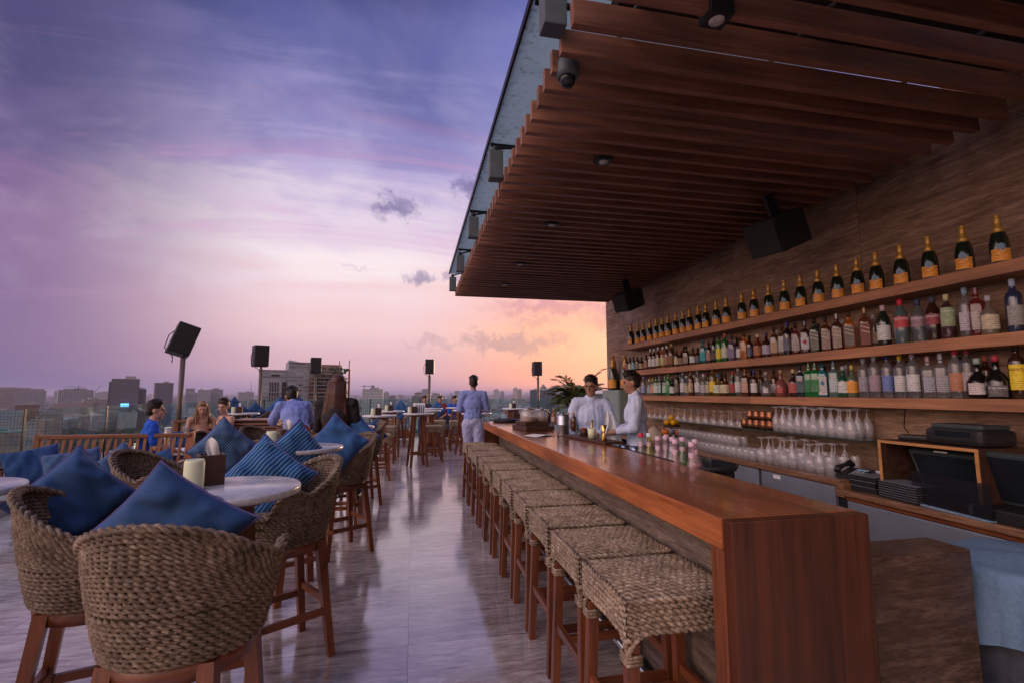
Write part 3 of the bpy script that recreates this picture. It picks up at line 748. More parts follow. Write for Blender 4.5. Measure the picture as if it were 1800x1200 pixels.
pil(466,843,.94,25,50,'fstripe','big bright blue striped pillow leaning in the chair right of the nearest table',.41,.075,3,-6)
pil(520,806,.99,10,38,'fstripe','striped pillow half hidden behind the big striped one',.40,.06,4,20)
pil(590,782,.985,18,52,'fplain','plain blue pillow standing on its corner before the seated woman',.42,.07,5,-12)
pil(626,768,.98,12,48,'fplain','plain blue pillow against the back of the seated woman',.38,.07,6,-25)
pil(394,788,1.0,8,47,'fstripe2','tall narrow striped pillow standing behind the napkin box',.37,.06,7,10)
pil(655,760,.9,12,30,'fblue','dark pillow to the right of the seated woman under the small table',.3,.06,8)
# napkin box, candle on the nearest table
def napkinset(x,y,rot,lab_b,lab_c,mk='candle',z=1.05,cp=None):
    r=thing('napkin_box',lab_b,'napkin box',(x,y,z),rot,'napkin boxes on the tables')
    mb=MB(); mb.box(-.05,.05,.042,.05,0,.13).box(-.05,.05,-.05,-.042,0,.13).box(-.05,-.042,-.042,.042,0,.13).box(.042,.05,-.042,.042,0,.13).box(-.042,.042,-.042,.042,.0,.01)
    mb.build('holder',M['darkbox'],r)
    mb=MB(); R=random.Random(int(x*100)); vs=[];fs=[]
    for i in range(9):
        for j in range(7):
            u=i/8-.5; v=j/6; vs.append((u*.085*(1-.55*v)+.012*math.sin(6*v+u*5),.016*math.sin(9*u+3*v)*(1-.4*v),.05+v*.155*(1-.9*abs(u)**1.3)))
    for i in range(8):
        for j in range(6): a=i*7+j; fs.append((a,a+7,a+8,a+1))
    mb.add(vs,fs,0,True); mb.box(-.035,.035,-.03,.03,.012,.11); mb.build('napkins',M['paper'],r,fix=False)
    cx,cy_=x-.085*math.cos(rot)-.03*math.sin(rot),y-.085*math.sin(rot)-.05
    if cp: cx,cy_=cp
    o=MB().lathe([(0,0),(.036,0),(.038,.004),(.038,.112),(.034,.124),(.026,.118),(.02,.108),(0,.105)],24).build('candle',M[mk],None,(cx,cy_,z)); MB().tube([(0,0,.105),(.002,0,.118)],.0015,5).build('wick',M['black'],o)
    tag(o,lab_c,'candle','cream candles on the tables'); return r
p=PZ(368,850,1.05); p2=PZ(339,860,1.05)
napkinset(p.x,p.y,RAD(28),'dark wooden napkin box with white tissue on the nearest marble table','thick cream candle beside the napkin box on the nearest marble table',cp=(p2.x,p2.y))
p=PZ(505,785,1.05); napkinset(p.x,p.y,RAD(20),'brown napkin box with tissue on the second marble table','cream candle before the brown napkin box on the second marble table')

# ---- slatted sofas ----
def sofa(x0,x1,y,z,label,depth=.75,armside=1):
    r=thing('slatted_sofa',label,'sofa',((x0+x1)/2,y,0),0,'slatted wooden sofas'); h=(x1-x0)/2
    MB().bbox(-h,h,-.035,.035,z-.045,z,.006).build('top_rail',M['woodx'],r)
    mb=MB(); n=int(2*h/.082)
    for i in range(n+1):
        x=-h+.04+(2*h-.08)*i/n; mb.beam((x,-.07,.42),(x,0,z-.04),.032,.018,(0,1,0))
    mb.build('back_slats',M['sofawood'],r)
    for s in(-1,1):
        MB().beam((s*h,-.11,.0),(s*h,.012,z+.01),.06,.05,(0,1,0)).build('back_post',M['sofawood'],r)
        MB().bbox(s*h-.035,s*h+.035,-depth,-.03,.62,.65,.006).build('armrest',M['woody'],r)
        mb=MB()
        for k in range(9): yy_=-depth+.04+k*(depth-.12)/8; mb.beam((s*h,yy_,.34),(s*h,yy_,.62),.03,.018)
        mb.build('arm_slats',M['sofawood'],r)
        MB().beam((s*h,-depth+.03,0),(s*h,-depth+.03,.62),.055,.055).build('front_leg',M['sofawood'],r)
    MB().bbox(-h+.02,h-.02,-depth,-.08,.26,.33,.006).build('seat_frame',M['woodx'],r)
    MB().bbox(-h+.04,h-.04,-depth-.01,-.09,.335,.45,.03).build('seat_cushion',M['cush'],r)
    return r
sofa(-4.36,-2.72,6.78,.95,'slatted red wooden sofa in front of the man in bright blue')
sofa(-4.30,-2.86,10.0,.95,'slatted wooden sofa behind the woman looking at her phone')
def pils(px,py,Y,tilt,roll,mk,label,size,seed,yaw=0):
    c=PY(px,py,Y); return pillow(c,cdir(c,tilt,yaw),roll,mk,label,size,.07,seed)
pils(58,820,6.35,35,12,'fblue','dark blue pillow at the left end of the slatted sofa',.48,11)
pils(128,828,6.25,30,8,'fstripe2','pale striped pillow lying low behind the big dark blue pillow',.5,12)
pils(210,826,6.2,18,40,'fstripe2','pale striped pillow leaning on the slatted sofa back',.46,13,5)
pils(268,832,6.15,25,14,'fplain','plain dusty blue pillow in the right corner of the slatted sofa',.48,14,10)
pils(448,772,9.6,20,12,'fplain','small blue pillow in the right corner of the far slatted sofa',.42,15)
pils(322,772,9.6,20,12,'fblue','small dark pillow beside the bare shouldered woman',.36,16)
# low lounge table with glass of juice
r=thing('lounge_table','low square wooden table with white top between the two sofas','table',(-3.35,7.9,0))
MB().bbox(-.42,.42,-.3,.3,.60,.63,.005).build('tabletop',M['white'],r)
for sx in(-1,1):
    for sy_ in(-1,1): MB().beam((sx*.36,sy_*.25,0),(sx*.36,sy_*.25,.6),.05,.05).build('leg',M['woodz'],r)
p=PY(295,760,7.8); r=thing('juice_glass','glass of orange juice seen above the sofa back beside the man in blue','drink',(p.x,p.y,.63))
MB().lathe([(.034,0),(.042,.36-.03)],16).build('tumbler',M['glass'],r); MB().lathe([(0,.004),(.032,.004),(.038,.27),(0,.27)],16).build('juice',soft('orange_juice',(.9,.42,.02),.3),r)

# ---- speakers on poles ----
def polespk(x,y,zt,label,w=.42,h=.66,tilt=(0,0,0),d=.36):
    r=thing('speaker_pole',label,'pole',(x,y,0),0,'poles carrying loudspeakers')
    MB().tube([(0,0,0),(0,0,zt)],.045,14).build('post',M['pole'],r); MB().lathe([(0,0),(.11,0),(.11,.015),(0,.015)],20).build('base_plate',M['pole'],r)
    MB().tube([(0,0,zt),(0,0,zt+.08)],.028,10).build('bracket',M['black'],r)
    s=thing('loudspeaker',label.replace('pole','loudspeaker').replace('carrying the ','that is the ').replace('under the ','that is the '),'loudspeaker',(x,y,zt+.07+h/2),0,'black loudspeakers on poles')
    s.rotation_euler=tilt
    MB().bbox(-w/2,w/2,-.02,d,-h/2,h/2,.02).build('cabinet',M['black'],s); MB().bbox(-w/2+.02,w/2-.02,-.035,-.021,-h/2+.02,h/2-.02,.005).build('grille',M['blackmat'],s)
    MB().tube([(-w/2-.01,.1,.1),(-w/2-.06,.12,0),(-w/2-.04,.12,-.25),(-.05,.05,-h/2-.08),(-.02,.02,-h/2-.2)],.009,6).build('cable',M['black'],s)
    return s
def lab(s,a,b): a['label']=b
def poleset(px,y_or,zt,lp,ls,**k):
    s=polespk(px[0],px[1],zt,lp,**k); s['label']=ls
q=PX(321,620,-4.3); poleset((-4.3,q.y),2.12,'tall bronze pole with the largest tilted speaker, at the left','largest tilted black loudspeaker on the leftmost pole',tilt=(RAD(-10),RAD(20),RAD(-14))) if False else None
def sp_at(pxs,pyb,perp,lp,ls,**k):
    d=pdir(pxs,pyb); t=perp/FPX; c=Vector((d.x*t,d.y*t,CAMH+d.z*t)); poleset((c.x,c.y),None,c.z-.02,lp,ls,**k)
sp_at(322,627,9.2,'thick bronze pole rising behind the far slatted sofa','largest and most tilted black loudspeaker, on the leftmost pole',w=.38,h=.60,tilt=(RAD(-6),RAD(18),RAD(28)))
sp_at(459,647,13.4,'bronze pole just left of the grey office building','black loudspeaker on the pole left of the grey office building',w=.38,h=.60,tilt=(0,0,RAD(28)))
sp_at(555,657,18.0,'thin pole standing in front of the grey office building','black loudspeaker silhouetted against the grey office building',w=.38,h=.58,tilt=(RAD(-6),0,RAD(14)))
sp_at(755,659,17.0,'thin pole at the far railing right of the seated woman','small black loudspeaker on the pole right of the seated woman',w=.31,h=.52,tilt=(0,0,RAD(-4)))
sp_at(946,662,17.6,'thin pole behind the bar, left of the two bartenders','small black loudspeaker on the pole left of the two bartenders',w=.31,h=.52,tilt=(0,0,0))

# ---- glass railing ----
def rail(x0,y0,x1,y1,label,n):
    r=thing('glass_railing',label,'railing',(0,0,0)); L=Vector((x1-x0,y1-y0,0)); u=L.normalized(); nn=Vector((-u.y,u.x,0))
    for i in range(n):
        a=Vector((x0,y0,0))+L*(i/n)+u*.015; b_=Vector((x0,y0,0))+L*((i+1)/n)-u*.015
        MB().add([a+nn*s*.006+Vector((0,0,z)) for z in(.08,1.25) for s in(-1,1)]+[b_+nn*s*.006+Vector((0,0,z)) for z in(.08,1.25) for s in(-1,1)],[(0,1,3,2),(4,6,7,5),(0,4,5,1),(2,3,7,6),(0,2,6,4),(1,5,7,3)]).build('glass_pane',M['rail'],r)
    for i in range(n+1):
        a=Vector((x0,y0,0))+L*(i/n); MB().beam(a,a+Vector((0,0,1.25)),.012,.03,tuple(u)).build('post',M['black'],r)
    MB().beam((x0,y0,.04),(x1,y1,.04),.06,.08).build('base_channel',M['steel'],r)
rail(-4.75,2.2,-4.75,17.0,'long glass railing along the left side of the terrace',9)
rail(-4.75,17.0,5.2,17.0,'glass railing across the far end of the terrace',6)
rail(5.2,17.0,5.2,8.9,'glass railing behind the bar wall on the right',5)

# ---- far tables, stools ----
def stool(x,y,lb,rz=0):
    o=dup(ST,(x,y,0)); o.rotation_euler=(0,0,rz); tag(o,lb,'stool','woven stools at the far tables'); return o
def stz(px,py,lb,rz=0,z=.755): p=PZ(px,py,z); return stool(p.x,p.y,lb,rz)
stz(664,762,'woven stool just right of the seated woman, nearest of the left far stools',.05)
stz(677,748,'woven stool at the second far table on the left',-.05)
stz(686,736,'woven stool at the third far table on the left',.03)
stz(701,732,'woven stool half hidden beside the middle far table')
stz(760,747,'woven stool in front of the middle far table, its legs fully visible',.02)
stz(757,742,'woven stool directly behind the one before the middle far table')
stz(768,738,'woven stool behind the middle far table, third in the line')
stz(765,732,'farthest woven stool behind the middle far table')
stz(806,738,'woven stool beside the far tables just left of the waiter')
FT=[(-.60,9.1,'far high table right behind the seated woman, first of the left row'),(-.50,11.3,'far high table, second of the left row past the seated woman'),(-.45,13.7,'farthest high table of the left row by the railing'),
    (.10,9.9,'high table in the middle of the floor with splayed legs fully visible'),(.33,11.4,'high table just behind the middle one'),(.46,13.0,'high table farthest behind the middle one'),
    (1.25,9.7,'high table right beside the standing waiter'),(1.22,11.6,'high table behind the waiter, second of the right row'),(1.2,13.6,'farthest high table of the right row'),
    (-3.35,10.6,'marble table behind the far slatted sofa, with candle and pillow'),(-2.95,13.6,'far marble table left of the grey office building'),(-2.5,14.8,'small far marble table with a blue pillow to its right'),(2.6,12.5,'far table visible above the bar between jars and bartenders')]
for x,y,l in FT: table(x,y,l,random.uniform(0,90),sc=1.0)
for x,y,a,l in [(-3.9,10.7,90,'woven armchair left of the table behind the far sofa'),(-3.05,11.5,190,'far woven armchair with rounded back, above the wooden cabinet'),(-2.35,13.8,250,'far woven armchair with tilted blue pillow, right of the cabinet'),(-1.9,15.0,240,'farthest woven armchair before the grey office building'),(-2.45,9.6,265,'woven armchair just right of the wooden cabinet'),(-1.55,9.2,200,'woven armchair hidden behind the blue figure')]:
    chair(x,y,a,l,'woven armchairs at the far tables')
for px,py,Y,s,mk,lb in [(411,722,11.3,.5,'fblue','blue pillow standing right of the table behind the far sofa'),(448,723,12.6,.4,'fblue','small blue pillow behind the rounded far armchair'),(490,722,13.6,.62,'fplain','big blue pillow leaning by the far marble table'),(521,713,15,.6,'fblue','far dark blue pillow before the grey office building'),(704,720,13.2,.45,'fplain','pointed blue pillow standing on the far sofa at the centre'),(768,721,13.6,.45,'fplain','blue pillow beside the far seated guests')]:
    pils(px,py,Y,8,45,mk,lb,s*.9,int(px))
for (x,y,l,l2) in [(-3.42,10.6,'napkin box on the marble table behind the far sofa','candle on the marble table behind the far sofa'),(-.62,9.1,'napkin box on the first far table past the seated woman','candle on the first far table past the seated woman'),(-.5,11.3,'napkin box on the second far table past the seated woman','candle on the second far table past the seated woman'),(.02,9.9,'napkin box standing on the middle far table','candle standing on the middle far table'),(1.2,11.6,'napkin box on the far table left of the waiter','candle on the far table left of the waiter'),(1.32,9.7,'napkin box on the table beside the waiter','candle on the table beside the waiter'),(2.6,12.5,'napkin box on the table seen above the bar','candle on the table seen above the bar'),(-2.95,13.6,'napkin box on the table left of the office building','candle on the table left of the office building')]:
    napkinset(x,y,.2,l,l2,'candle')
# slatted wooden service cabinet
r=thing('service_cabinet','slatted dark wooden service cabinet with pale top beside the far sofa','cabinet',(-2.62,9.2,0))
MB().bbox(-.36,.36,-.3,.3,.975,1.0,.004).build('top',M['woodx'],r); MB().box(-.33,.33,-.27,.27,.02,.97).build('carcass',M['black'],r)
mb=MB()
for k in range(17):
    z=.05+k*.054
    mb.box(-.355,.355,-.30,-.275,z,z+.034).box(-.355,.355,.275,.30,z,z+.034).box(.335,.36,-.274,.274,z,z+.034).box(-.36,-.335,-.274,.274,z,z+.034)
mb.build('slats',M['slat'],r)
# menu holders on the middle far table
r=thing('menu_rack','row of pale folded menus standing on the middle far table','menus',(.12,10.05,1.05),.3)
for k in range(5): MB().box(-.1+k*.045,-.09+k*.045,-.1,.1,0,.19).build('menu',M['paper'],r)
# far low sofa along the end railing
for x0,x1,lb in [(-1.3,-.1,'low grey cushioned sofa at the far railing left of centre'),(.3,1.5,'low grey cushioned sofa at the far railing under the seated guests')]:
    r=thing('low_sofa',lb,'sofa',((x0+x1)/2,15.8,0),0,'low sofas at the far railing'); h=(x1-x0)/2
    MB().bbox(-h,h,-.35,.35,.05,.30,.01).build('base',M['woodx'],r); MB().bbox(-h+.02,h-.02,-.36,.2,.302,.45,.03).build('seat_cushion',M['greycush'],r); MB().bbox(-h+.02,h-.02,.21,.36,.302,.78,.04).build('back_cushion',M['greycush'],r)

# ================= BACK BAR =================
for z,(ya,yb),lb in ((2.222,(.6,7.40),'top'),(1.800,(.6,7.42),'middle'),(1.415,(.6,7.15),'bottom')):
    r=thing('wall_shelf','long thick wooden bottle shelf on the travertine wall, %s one of three'%lb,'shelf',(0,0,0),0,'bottle shelves')
    MB().bbox(3.40,3.648,ya,4.37,z-.075,z,.003).build('plank',M['shelfwood'],r); MB().bbox(3.402,3.648,4.375,yb,z-.075,z-.001,.003).build('plank',M['shelfwood'],r)
back=thing('back_counter','long back bar counter with brown stone top and steel fridge doors','counter')
MB().bbox(3.05,3.645,3.02,7.6,.775,.82,.006).build('stone_top',M['cedge'],back)
MB().bbox(3.05,3.645,.7,3.01,.715,.755,.006).build('stone_top',M['cedge'],back)
MB().bbox(3.055,3.64,2.99,3.06,.70,.80,.004).build('stone_step',M['cedge'],back)
MB().box(3.10,3.64,.72,7.58,.06,.70).build('body',M['black'],back)
MB().bbox(3.075,3.10,.7,3.0,.685,.712,.002).build('wood_strip',M['woody'],back)
for y0,y1 in((3.08,3.85),(3.89,4.7),(4.74,5.5),(5.54,6.3)): 
    d=MB().bbox(3.07,3.098,y0,y1,.14,.765,.004).build('fridge_door',M['fridge'],back); MB().tube([(3.055,y0+.06,.6),(3.055,y0+.06,.3)],.008,8).build('handle',M['steel'],d)
MB().bbox(3.068,3.07,3.62,3.70,.72,.75,.0005).build('sticker',M['paper'],back)
for y0,y1 in((.75,1.85),(1.89,2.98)):
    MB().bbox(3.07,3.098,y0,y1,.40,.68,.004).build('fridge_door',M['fridge'],back)
    mb=MB().bbox(3.045,3.098,y0,y1,.345,.375,.003).bbox(3.06,3.098,y0,y1,.30,.33,.003); mb.build('drawer_rail',M['woody'],back); MB().bbox(3.07,3.098,y0,y1,.08,.29,.004).build('drawer',M['fridge'],back)
# glass shelf
gs=thing('glass_shelf','thin clear glass shelf above the back counter holding upturned glasses','shelf')
MB().box(3.32,3.645,3.05,6.9,1.082,1.094).build('glass_plate',glassy('green_edge_glass',(.75,.86,.84),.8,.03,(.12,.2,.2)),gs)
for y in(3.3,4.5,5.7,6.7): MB().tube([(3.6,y,1.075),(3.645,y,1.075)],.009,8).build('bracket',M['steel'],gs)

def arcband(mb,r,z0,z1,a,wd,n=10,t=.0008):
    vs=[];fs=[]
    for i in range(n+1):
        q=a-wd/2+wd*i/n
        for rr in(r+t,):
            vs+= [(rr*math.cos(q),rr*math.sin(q),z0),(rr*math.cos(q),rr*math.sin(q),z1)]
    fs=[(2*i,2*i+2,2*i+3,2*i+1) for i in range(n)]
    return mb.add(vs,fs,0,True)
_mc={}
def cm(rgb,kind):
    k=(rgb,kind)
    if k in _mc: return _mc[k]
    nm='%s_%02x%02x%02x'%(kind,*[int(x*255) for x in rgb])
    if kind=='glass': m=glassy('bottle_glass_'+nm[6:],tuple(min(1,x*1.6+.08) for x in rgb),.30,.03,rgb)
    elif kind=='clear': m=glassy('clear_bottle_'+nm[6:],tuple(min(1,x*1.0+.40) for x in rgb),.72,.03,tuple(x*.6 for x in rgb))
    elif kind=='cap': m=soft('cap_'+nm[4:],rgb,.35,.1,20)
    else:
        def fl_(g,b,rgb=rgb):
            v=g.n('ShaderNodeTexCoord').outputs['Object']; x,y,z=g.sep(v); ln=g.m('LESS_THAN',g.m('FRACT',g.m('DIVIDE',z,.0125)),.42)
            wd_=g.noise(g.comb(g.m('MULTIPLY',y,260),g.m('MULTIPLY',x,60),g.m('MULTIPLY',g.m('FLOOR',g.m('DIVIDE',z,.0125)),3.7)),1,2,.5); sl=g.noise(g.comb(0,g.m('MULTIPLY',y,14),g.m('MULTIPLY',z,60)),1,1,.5)
            k=g.m('MULTIPLY',g.m('MULTIPLY',ln,g.m('GREATER_THAN',wd_,.47)),g.m('GREATER_THAN',sl,.47)); dk=tuple(q*.28 for q in rgb) if max(rgb)>.2 else tuple(q*.5+.22 for q in rgb)
            g.put(b.inputs['Base Color'],g.mix(g.m('MULTIPLY',k,.8),rgb,dk))
        m=mat('label_'+nm[6:],rgb,.6,fn=fl_)
    _mc[k]=m; return m
SH={ # outline profiles, unit height, max radius 1
 'wine':[(.0,0),(.95,.0),(1,.02),(1,.60),(.93,.68),(.55,.76),(.36,.81),(.33,.97),(.36,.975),(.36,1)],
 'champ':[(.0,0),(.96,.0),(1,.02),(1,.36),(.93,.50),(.70,.64),(.44,.74),(.34,.82),(.31,.96),(.36,.965),(.36,1)],
 'spirit':[(0,0),(.95,0),(1,.015),(1,.62),(.92,.69),(.5,.75),(.38,.79),(.36,1)],
 'slope':[(0,0),(.85,0),(.9,.02),(1,.55),(.85,.68),(.5,.80),(.36,.86),(.34,1)],
 'square':[(0,0),(.95,0),(1,.015),(1,.66),(.90,.71),(.42,.76),(.36,.80),(.36,1)],
 'round':[(0,0),(.75,0),(.85,.02),(1,.22),(.96,.40),(.66,.55),(.34,.64),(.27,.70),(.27,1)],
 'squat':[(0,0),(.92,0),(1,.03),(1,.50),(.90,.60),(.45,.68),(.30,.74),(.30,1)],
 'tall':[(0,0),(.95,0),(1,.012),(1,.66),(.85,.73),(.42,.79),(.34,.84),(.34,1)],
 'cone':[(0,0),(.95,0),(1,.03),(.92,.12),(.5,.42),(.33,.60),(.30,.85),(.30,1)],
}
LABA=math.atan2(-.62,-.78)
def rprof(pr,band,h):
    zs=[band[0]*h,(band[0]+band[1])/2*h,band[1]*h]
    return max(float(np.interp(z,[b for a,b in pr],[a for a,b in pr])) for z in zs)+.0004
def bottle(x,y,z,shape,h,r,col,kind,lab_,cap,label,group,band=(.14,.46),wd=2.2,cat='bottle',foil=0,seal=None,text=None,tcol='white',name='liquor_bottle',stripe=None,la=None,sealz=None):
    pr=[(a*r,b*h) for a,b in SH[shape]]; sq=.9 if shape=='square' else 0; la=LABA if la is None else la
    n=20
    o=MB().lathe(pr,n,sq=sq).build(name,cm(col,kind),None,(x,y,z),random.uniform(-.12,.12) if not sq else la-PI)
    if sq: la=PI
    tag(o,label,cat,group)
    if cap:
        rr=pr[-1][0]*1.10; MB().lathe([(rr,.86*h),(rr,1.005*h),(0,1.008*h)],14).build('cap',cm(cap,'cap'),o)
    if foil: 
        p2=[(a+.0007,b) for a,b in pr if b>=foil*h]; MB().lathe(p2,n).build('foil',M['goldfoil'],o)
    if lab_:
        mb=MB()
        if sq: w_=r*.80; mb.box(-r-.0012,-r-.0002,-w_,w_,band[0]*h,band[1]*h)
        else:
            # follow the profile radius
            rad_=rprof(pr,band,h); arcband(mb,rad_,band[0]*h,band[1]*h,la,wd)
        mb.build('label',cm(lab_,'label'),o,fix=False)
        if stripe:
            mb=MB(); q0=la; 
            for k in range(2):
                zz=band[0]*h+(band[1]-band[0])*h*(.62+.2*k); 
                if sq: mb.beam((-r-.0018,-r*.75,zz-.012),(-r-.0018,r*.75,zz+.012),.0012,.006,(0,0,1))
            if mb.n: mb.build('label_stripe',cm(stripe,'label'),o)
        if seal:
            mb=MB(); q=la; rr=(r if sq else rad_)+.0016; zc=(sealz or (band[0]+(band[1]-band[0])*.62))*h; vs=[]
            for k in range(14):
                a=2*PI*k/14; dy=math.cos(a)*r*.42; dz=math.sin(a)*r*.5
                vs.append((-r-.0022,dy,zc+dz) if sq else (rr*math.cos(q+dy/rr),rr*math.sin(q+dy/rr),zc+dz))
            mb.add(vs,[tuple(range(14))]); mb.build('emblem',cm(seal,'label'),o,fix=False)
    if text:
        cu=bpy.data.curves.new('lettering','FONT'); cu.body=text; cu.align_x='CENTER'; cu.align_y='CENTER'; cu.size=min(.03,r*2.1/len(text)*1.5); cu.extrude=.0003
        t=bpy.data.objects.new('lettering',cu); COL.objects.link(t); bpy.context.view_layer.update(); me=bpy.data.meshes.new_from_object(t); bpy.data.objects.remove(t)
        rr=(r if sq else rprof(pr,band,h))+.0022; zc=(band[0]+(band[1]-band[0])*.78)*h
        for v in me.vertices:
            if sq: v.co=(-rr-v.co.z,-v.co.x,zc+v.co.y)
            else:
                q=la+v.co.x/rr; v.co=((rr+v.co.z)*math.cos(q),(rr+v.co.z)*math.sin(q),zc+v.co.y)
        me.materials.append(M['white'] if tcol=='white' else M['redcl'] if tcol=='red' else M['navy']); t=bpy.data.objects.new('lettering',me); COL.objects.link(t); t.parent=o
    return o
XS=3.50
def ysh(px,py): return PX(px,py,XS).y
def shelf_y(px,z):     # where the picture column px crosses the shelf line at depth XS
    lo,hi=.5,9
    d=pdir(px,690); t=XS/d.x; return d.y*t
CH_PX=[1112,1124,1134,1146,1157,1168,1178.5,1192.5,1205.5,1217.5,1233,1247,1265.5,1284,1312,1334,1361,1389.5,1419,1451,1486,1523,1558,1603.7,1656,1720,1785.5]
for i,px in enumerate(CH_PX):
    y=shelf_y(px,2.22); big=i==0
    bottle(XS,y,2.223,'champ',.35 if big else .312,.054 if big else .0485,(.012,.020,.012),'glass',(.80,.33,.05),None,
       'taller champagne bottle at the far end of the top shelf' if big else 'dark champagne bottle with orange label on the top shelf, %s from the far end'%ORD[i],'champagne bottles on the top shelf' if not big else None,
       band=(.06,.30),wd=2.0,foil=.60,name='champagne_bottle',la=LABA+random.uniform(-.3,.3),seal=(.16,.27,.40),sealz=.33)
    o=bpy.context.scene.objects[-1]
def sealpatch(): pass
A_=(.10,.035,.012); BR=(.045,.015,.010); CL=(.42,.42,.46); GR=(.02,.13,.04); TQ=(.02,.30,.36); DKb=(.015,.012,.014); AM=(.75,.25,.02); LI=(.28,.22,.42)
Wt=(.62,.63,.66); CR=(.60,.50,.34)
cn={A_:'amber',BR:'brown',CL:'clear',GR:'green',TQ:'turquoise',DKb:'black',AM:'orange',LI:'lilac'}
MID=[(1103,'spirit',BR,(.3,.1,.1),DKb),(1109,'spirit',(.02,.05,.03),Wt,DKb),(1115,'spirit',(.02,.05,.05),(.25,.5,.55),DKb),(1122,'spirit',BR,(.25,.22,.2),DKb),(1129.5,'squat',BR,(.4,.3,.2),BR),(1137.5,'spirit',A_,(.4,.22,.12),BR),
 (1145.5,'wine',A_,Wt,Wt),(1152,'wine',BR,Wt,Wt),(1159,'wine',A_,(.6,.58,.5),Wt),(1167.5,'wine',AM,(.55,.5,.2),Wt),(1175,'slope',A_,(.35,.2,.15),Wt),(1183,'slope',A_,(.25,.12,.05),(.5,.38,.15)),(1192,'spirit',BR,CR,BR),(1200.5,'squat',BR,(.25,.15,.1),(.25,.05,.03)),
 (1209,'square',BR,(.30,.22,.18),DKb),(1221,'squat',A_,Wt,DKb),(1230,'squat',BR,(.05,.07,.12),DKb),(1239.5,'square',TQ,(.03,.36,.42),(.03,.25,.3)),(1249.5,'spirit',BR,(.40,.20,.22),DKb),(1259,'tall',DKb,(.04,.035,.04),DKb),(1268,'tall',(.04,.22,.02),(.75,.62,.05),(.02,.03,.02)),
 (1278.5,'tall',GR,(.55,.6,.5),(.35,.1,.08)),(1290.5,'square',LI,(.22,.18,.33),BR),(1305.5,'squat',CL,Wt,DKb),(1312,'square',AM,None,BR),(1322,'spirit',BR,(.06,.08,.16),DKb),(1337,'squat',(.16,.03,.015),(.4,.15,.08),CR),(1352.5,'squat',BR,(.4,.36,.5),(.05,.05,.2)),
 (1366.5,'square',A_,(.45,.32,.22),BR),(1381,'square',A_,(.42,.40,.42),BR),(1390,'wine',DKb,(.1,.1,.16),(.05,.05,.2)),(1405,'square',(.35,.06,.04),(.40,.36,.36),DKb),(1422,'square',BR,(.55,.55,.62),(.3,.35,.5)),
 (1439,'square',(.02,.04,.02),(.13,.12,.11),DKb),(1459.5,'square',A_,(.32,.24,.22),DKb),(1479.5,'square',(.08,.02,.01),(.35,.28,.24),Wt),(1501.5,'square',AM,(.12,.09,.09),DKb),(1530,'square',(.30,.09,.02),(.22,.07,.06),CR),
 (1563.5,'slope',(.02,.03,.02),Wt,(.45,.35,.38)),(1595,'slope',(.10,.14,.15),(.50,.06,.07),(.5,.03,.06)),(1626,'slope',(.30,.35,.38),(.32,.20,.26),(.05,.06,.13)),(1653,'slope',BR,(.30,.06,.08),(.06,.06,.1)),(1678.5,'tall',(.07,.02,.03),(.35,.42,.25),(.5,.45,.25)),
 (1712.5,'tall',CL,(.5,.48,.58),(.25,.35,.5)),(1732,'square',(.35,.03,.03),(.5,.45,.45),(.3,.2,.25)),(1753.5,'squat',(.20,.16,.12),(.55,.48,.35),(.42,.4,.5)),(1800,'tall',(.03,.04,.10),(.3,.3,.3),(.35,.45,.6))]
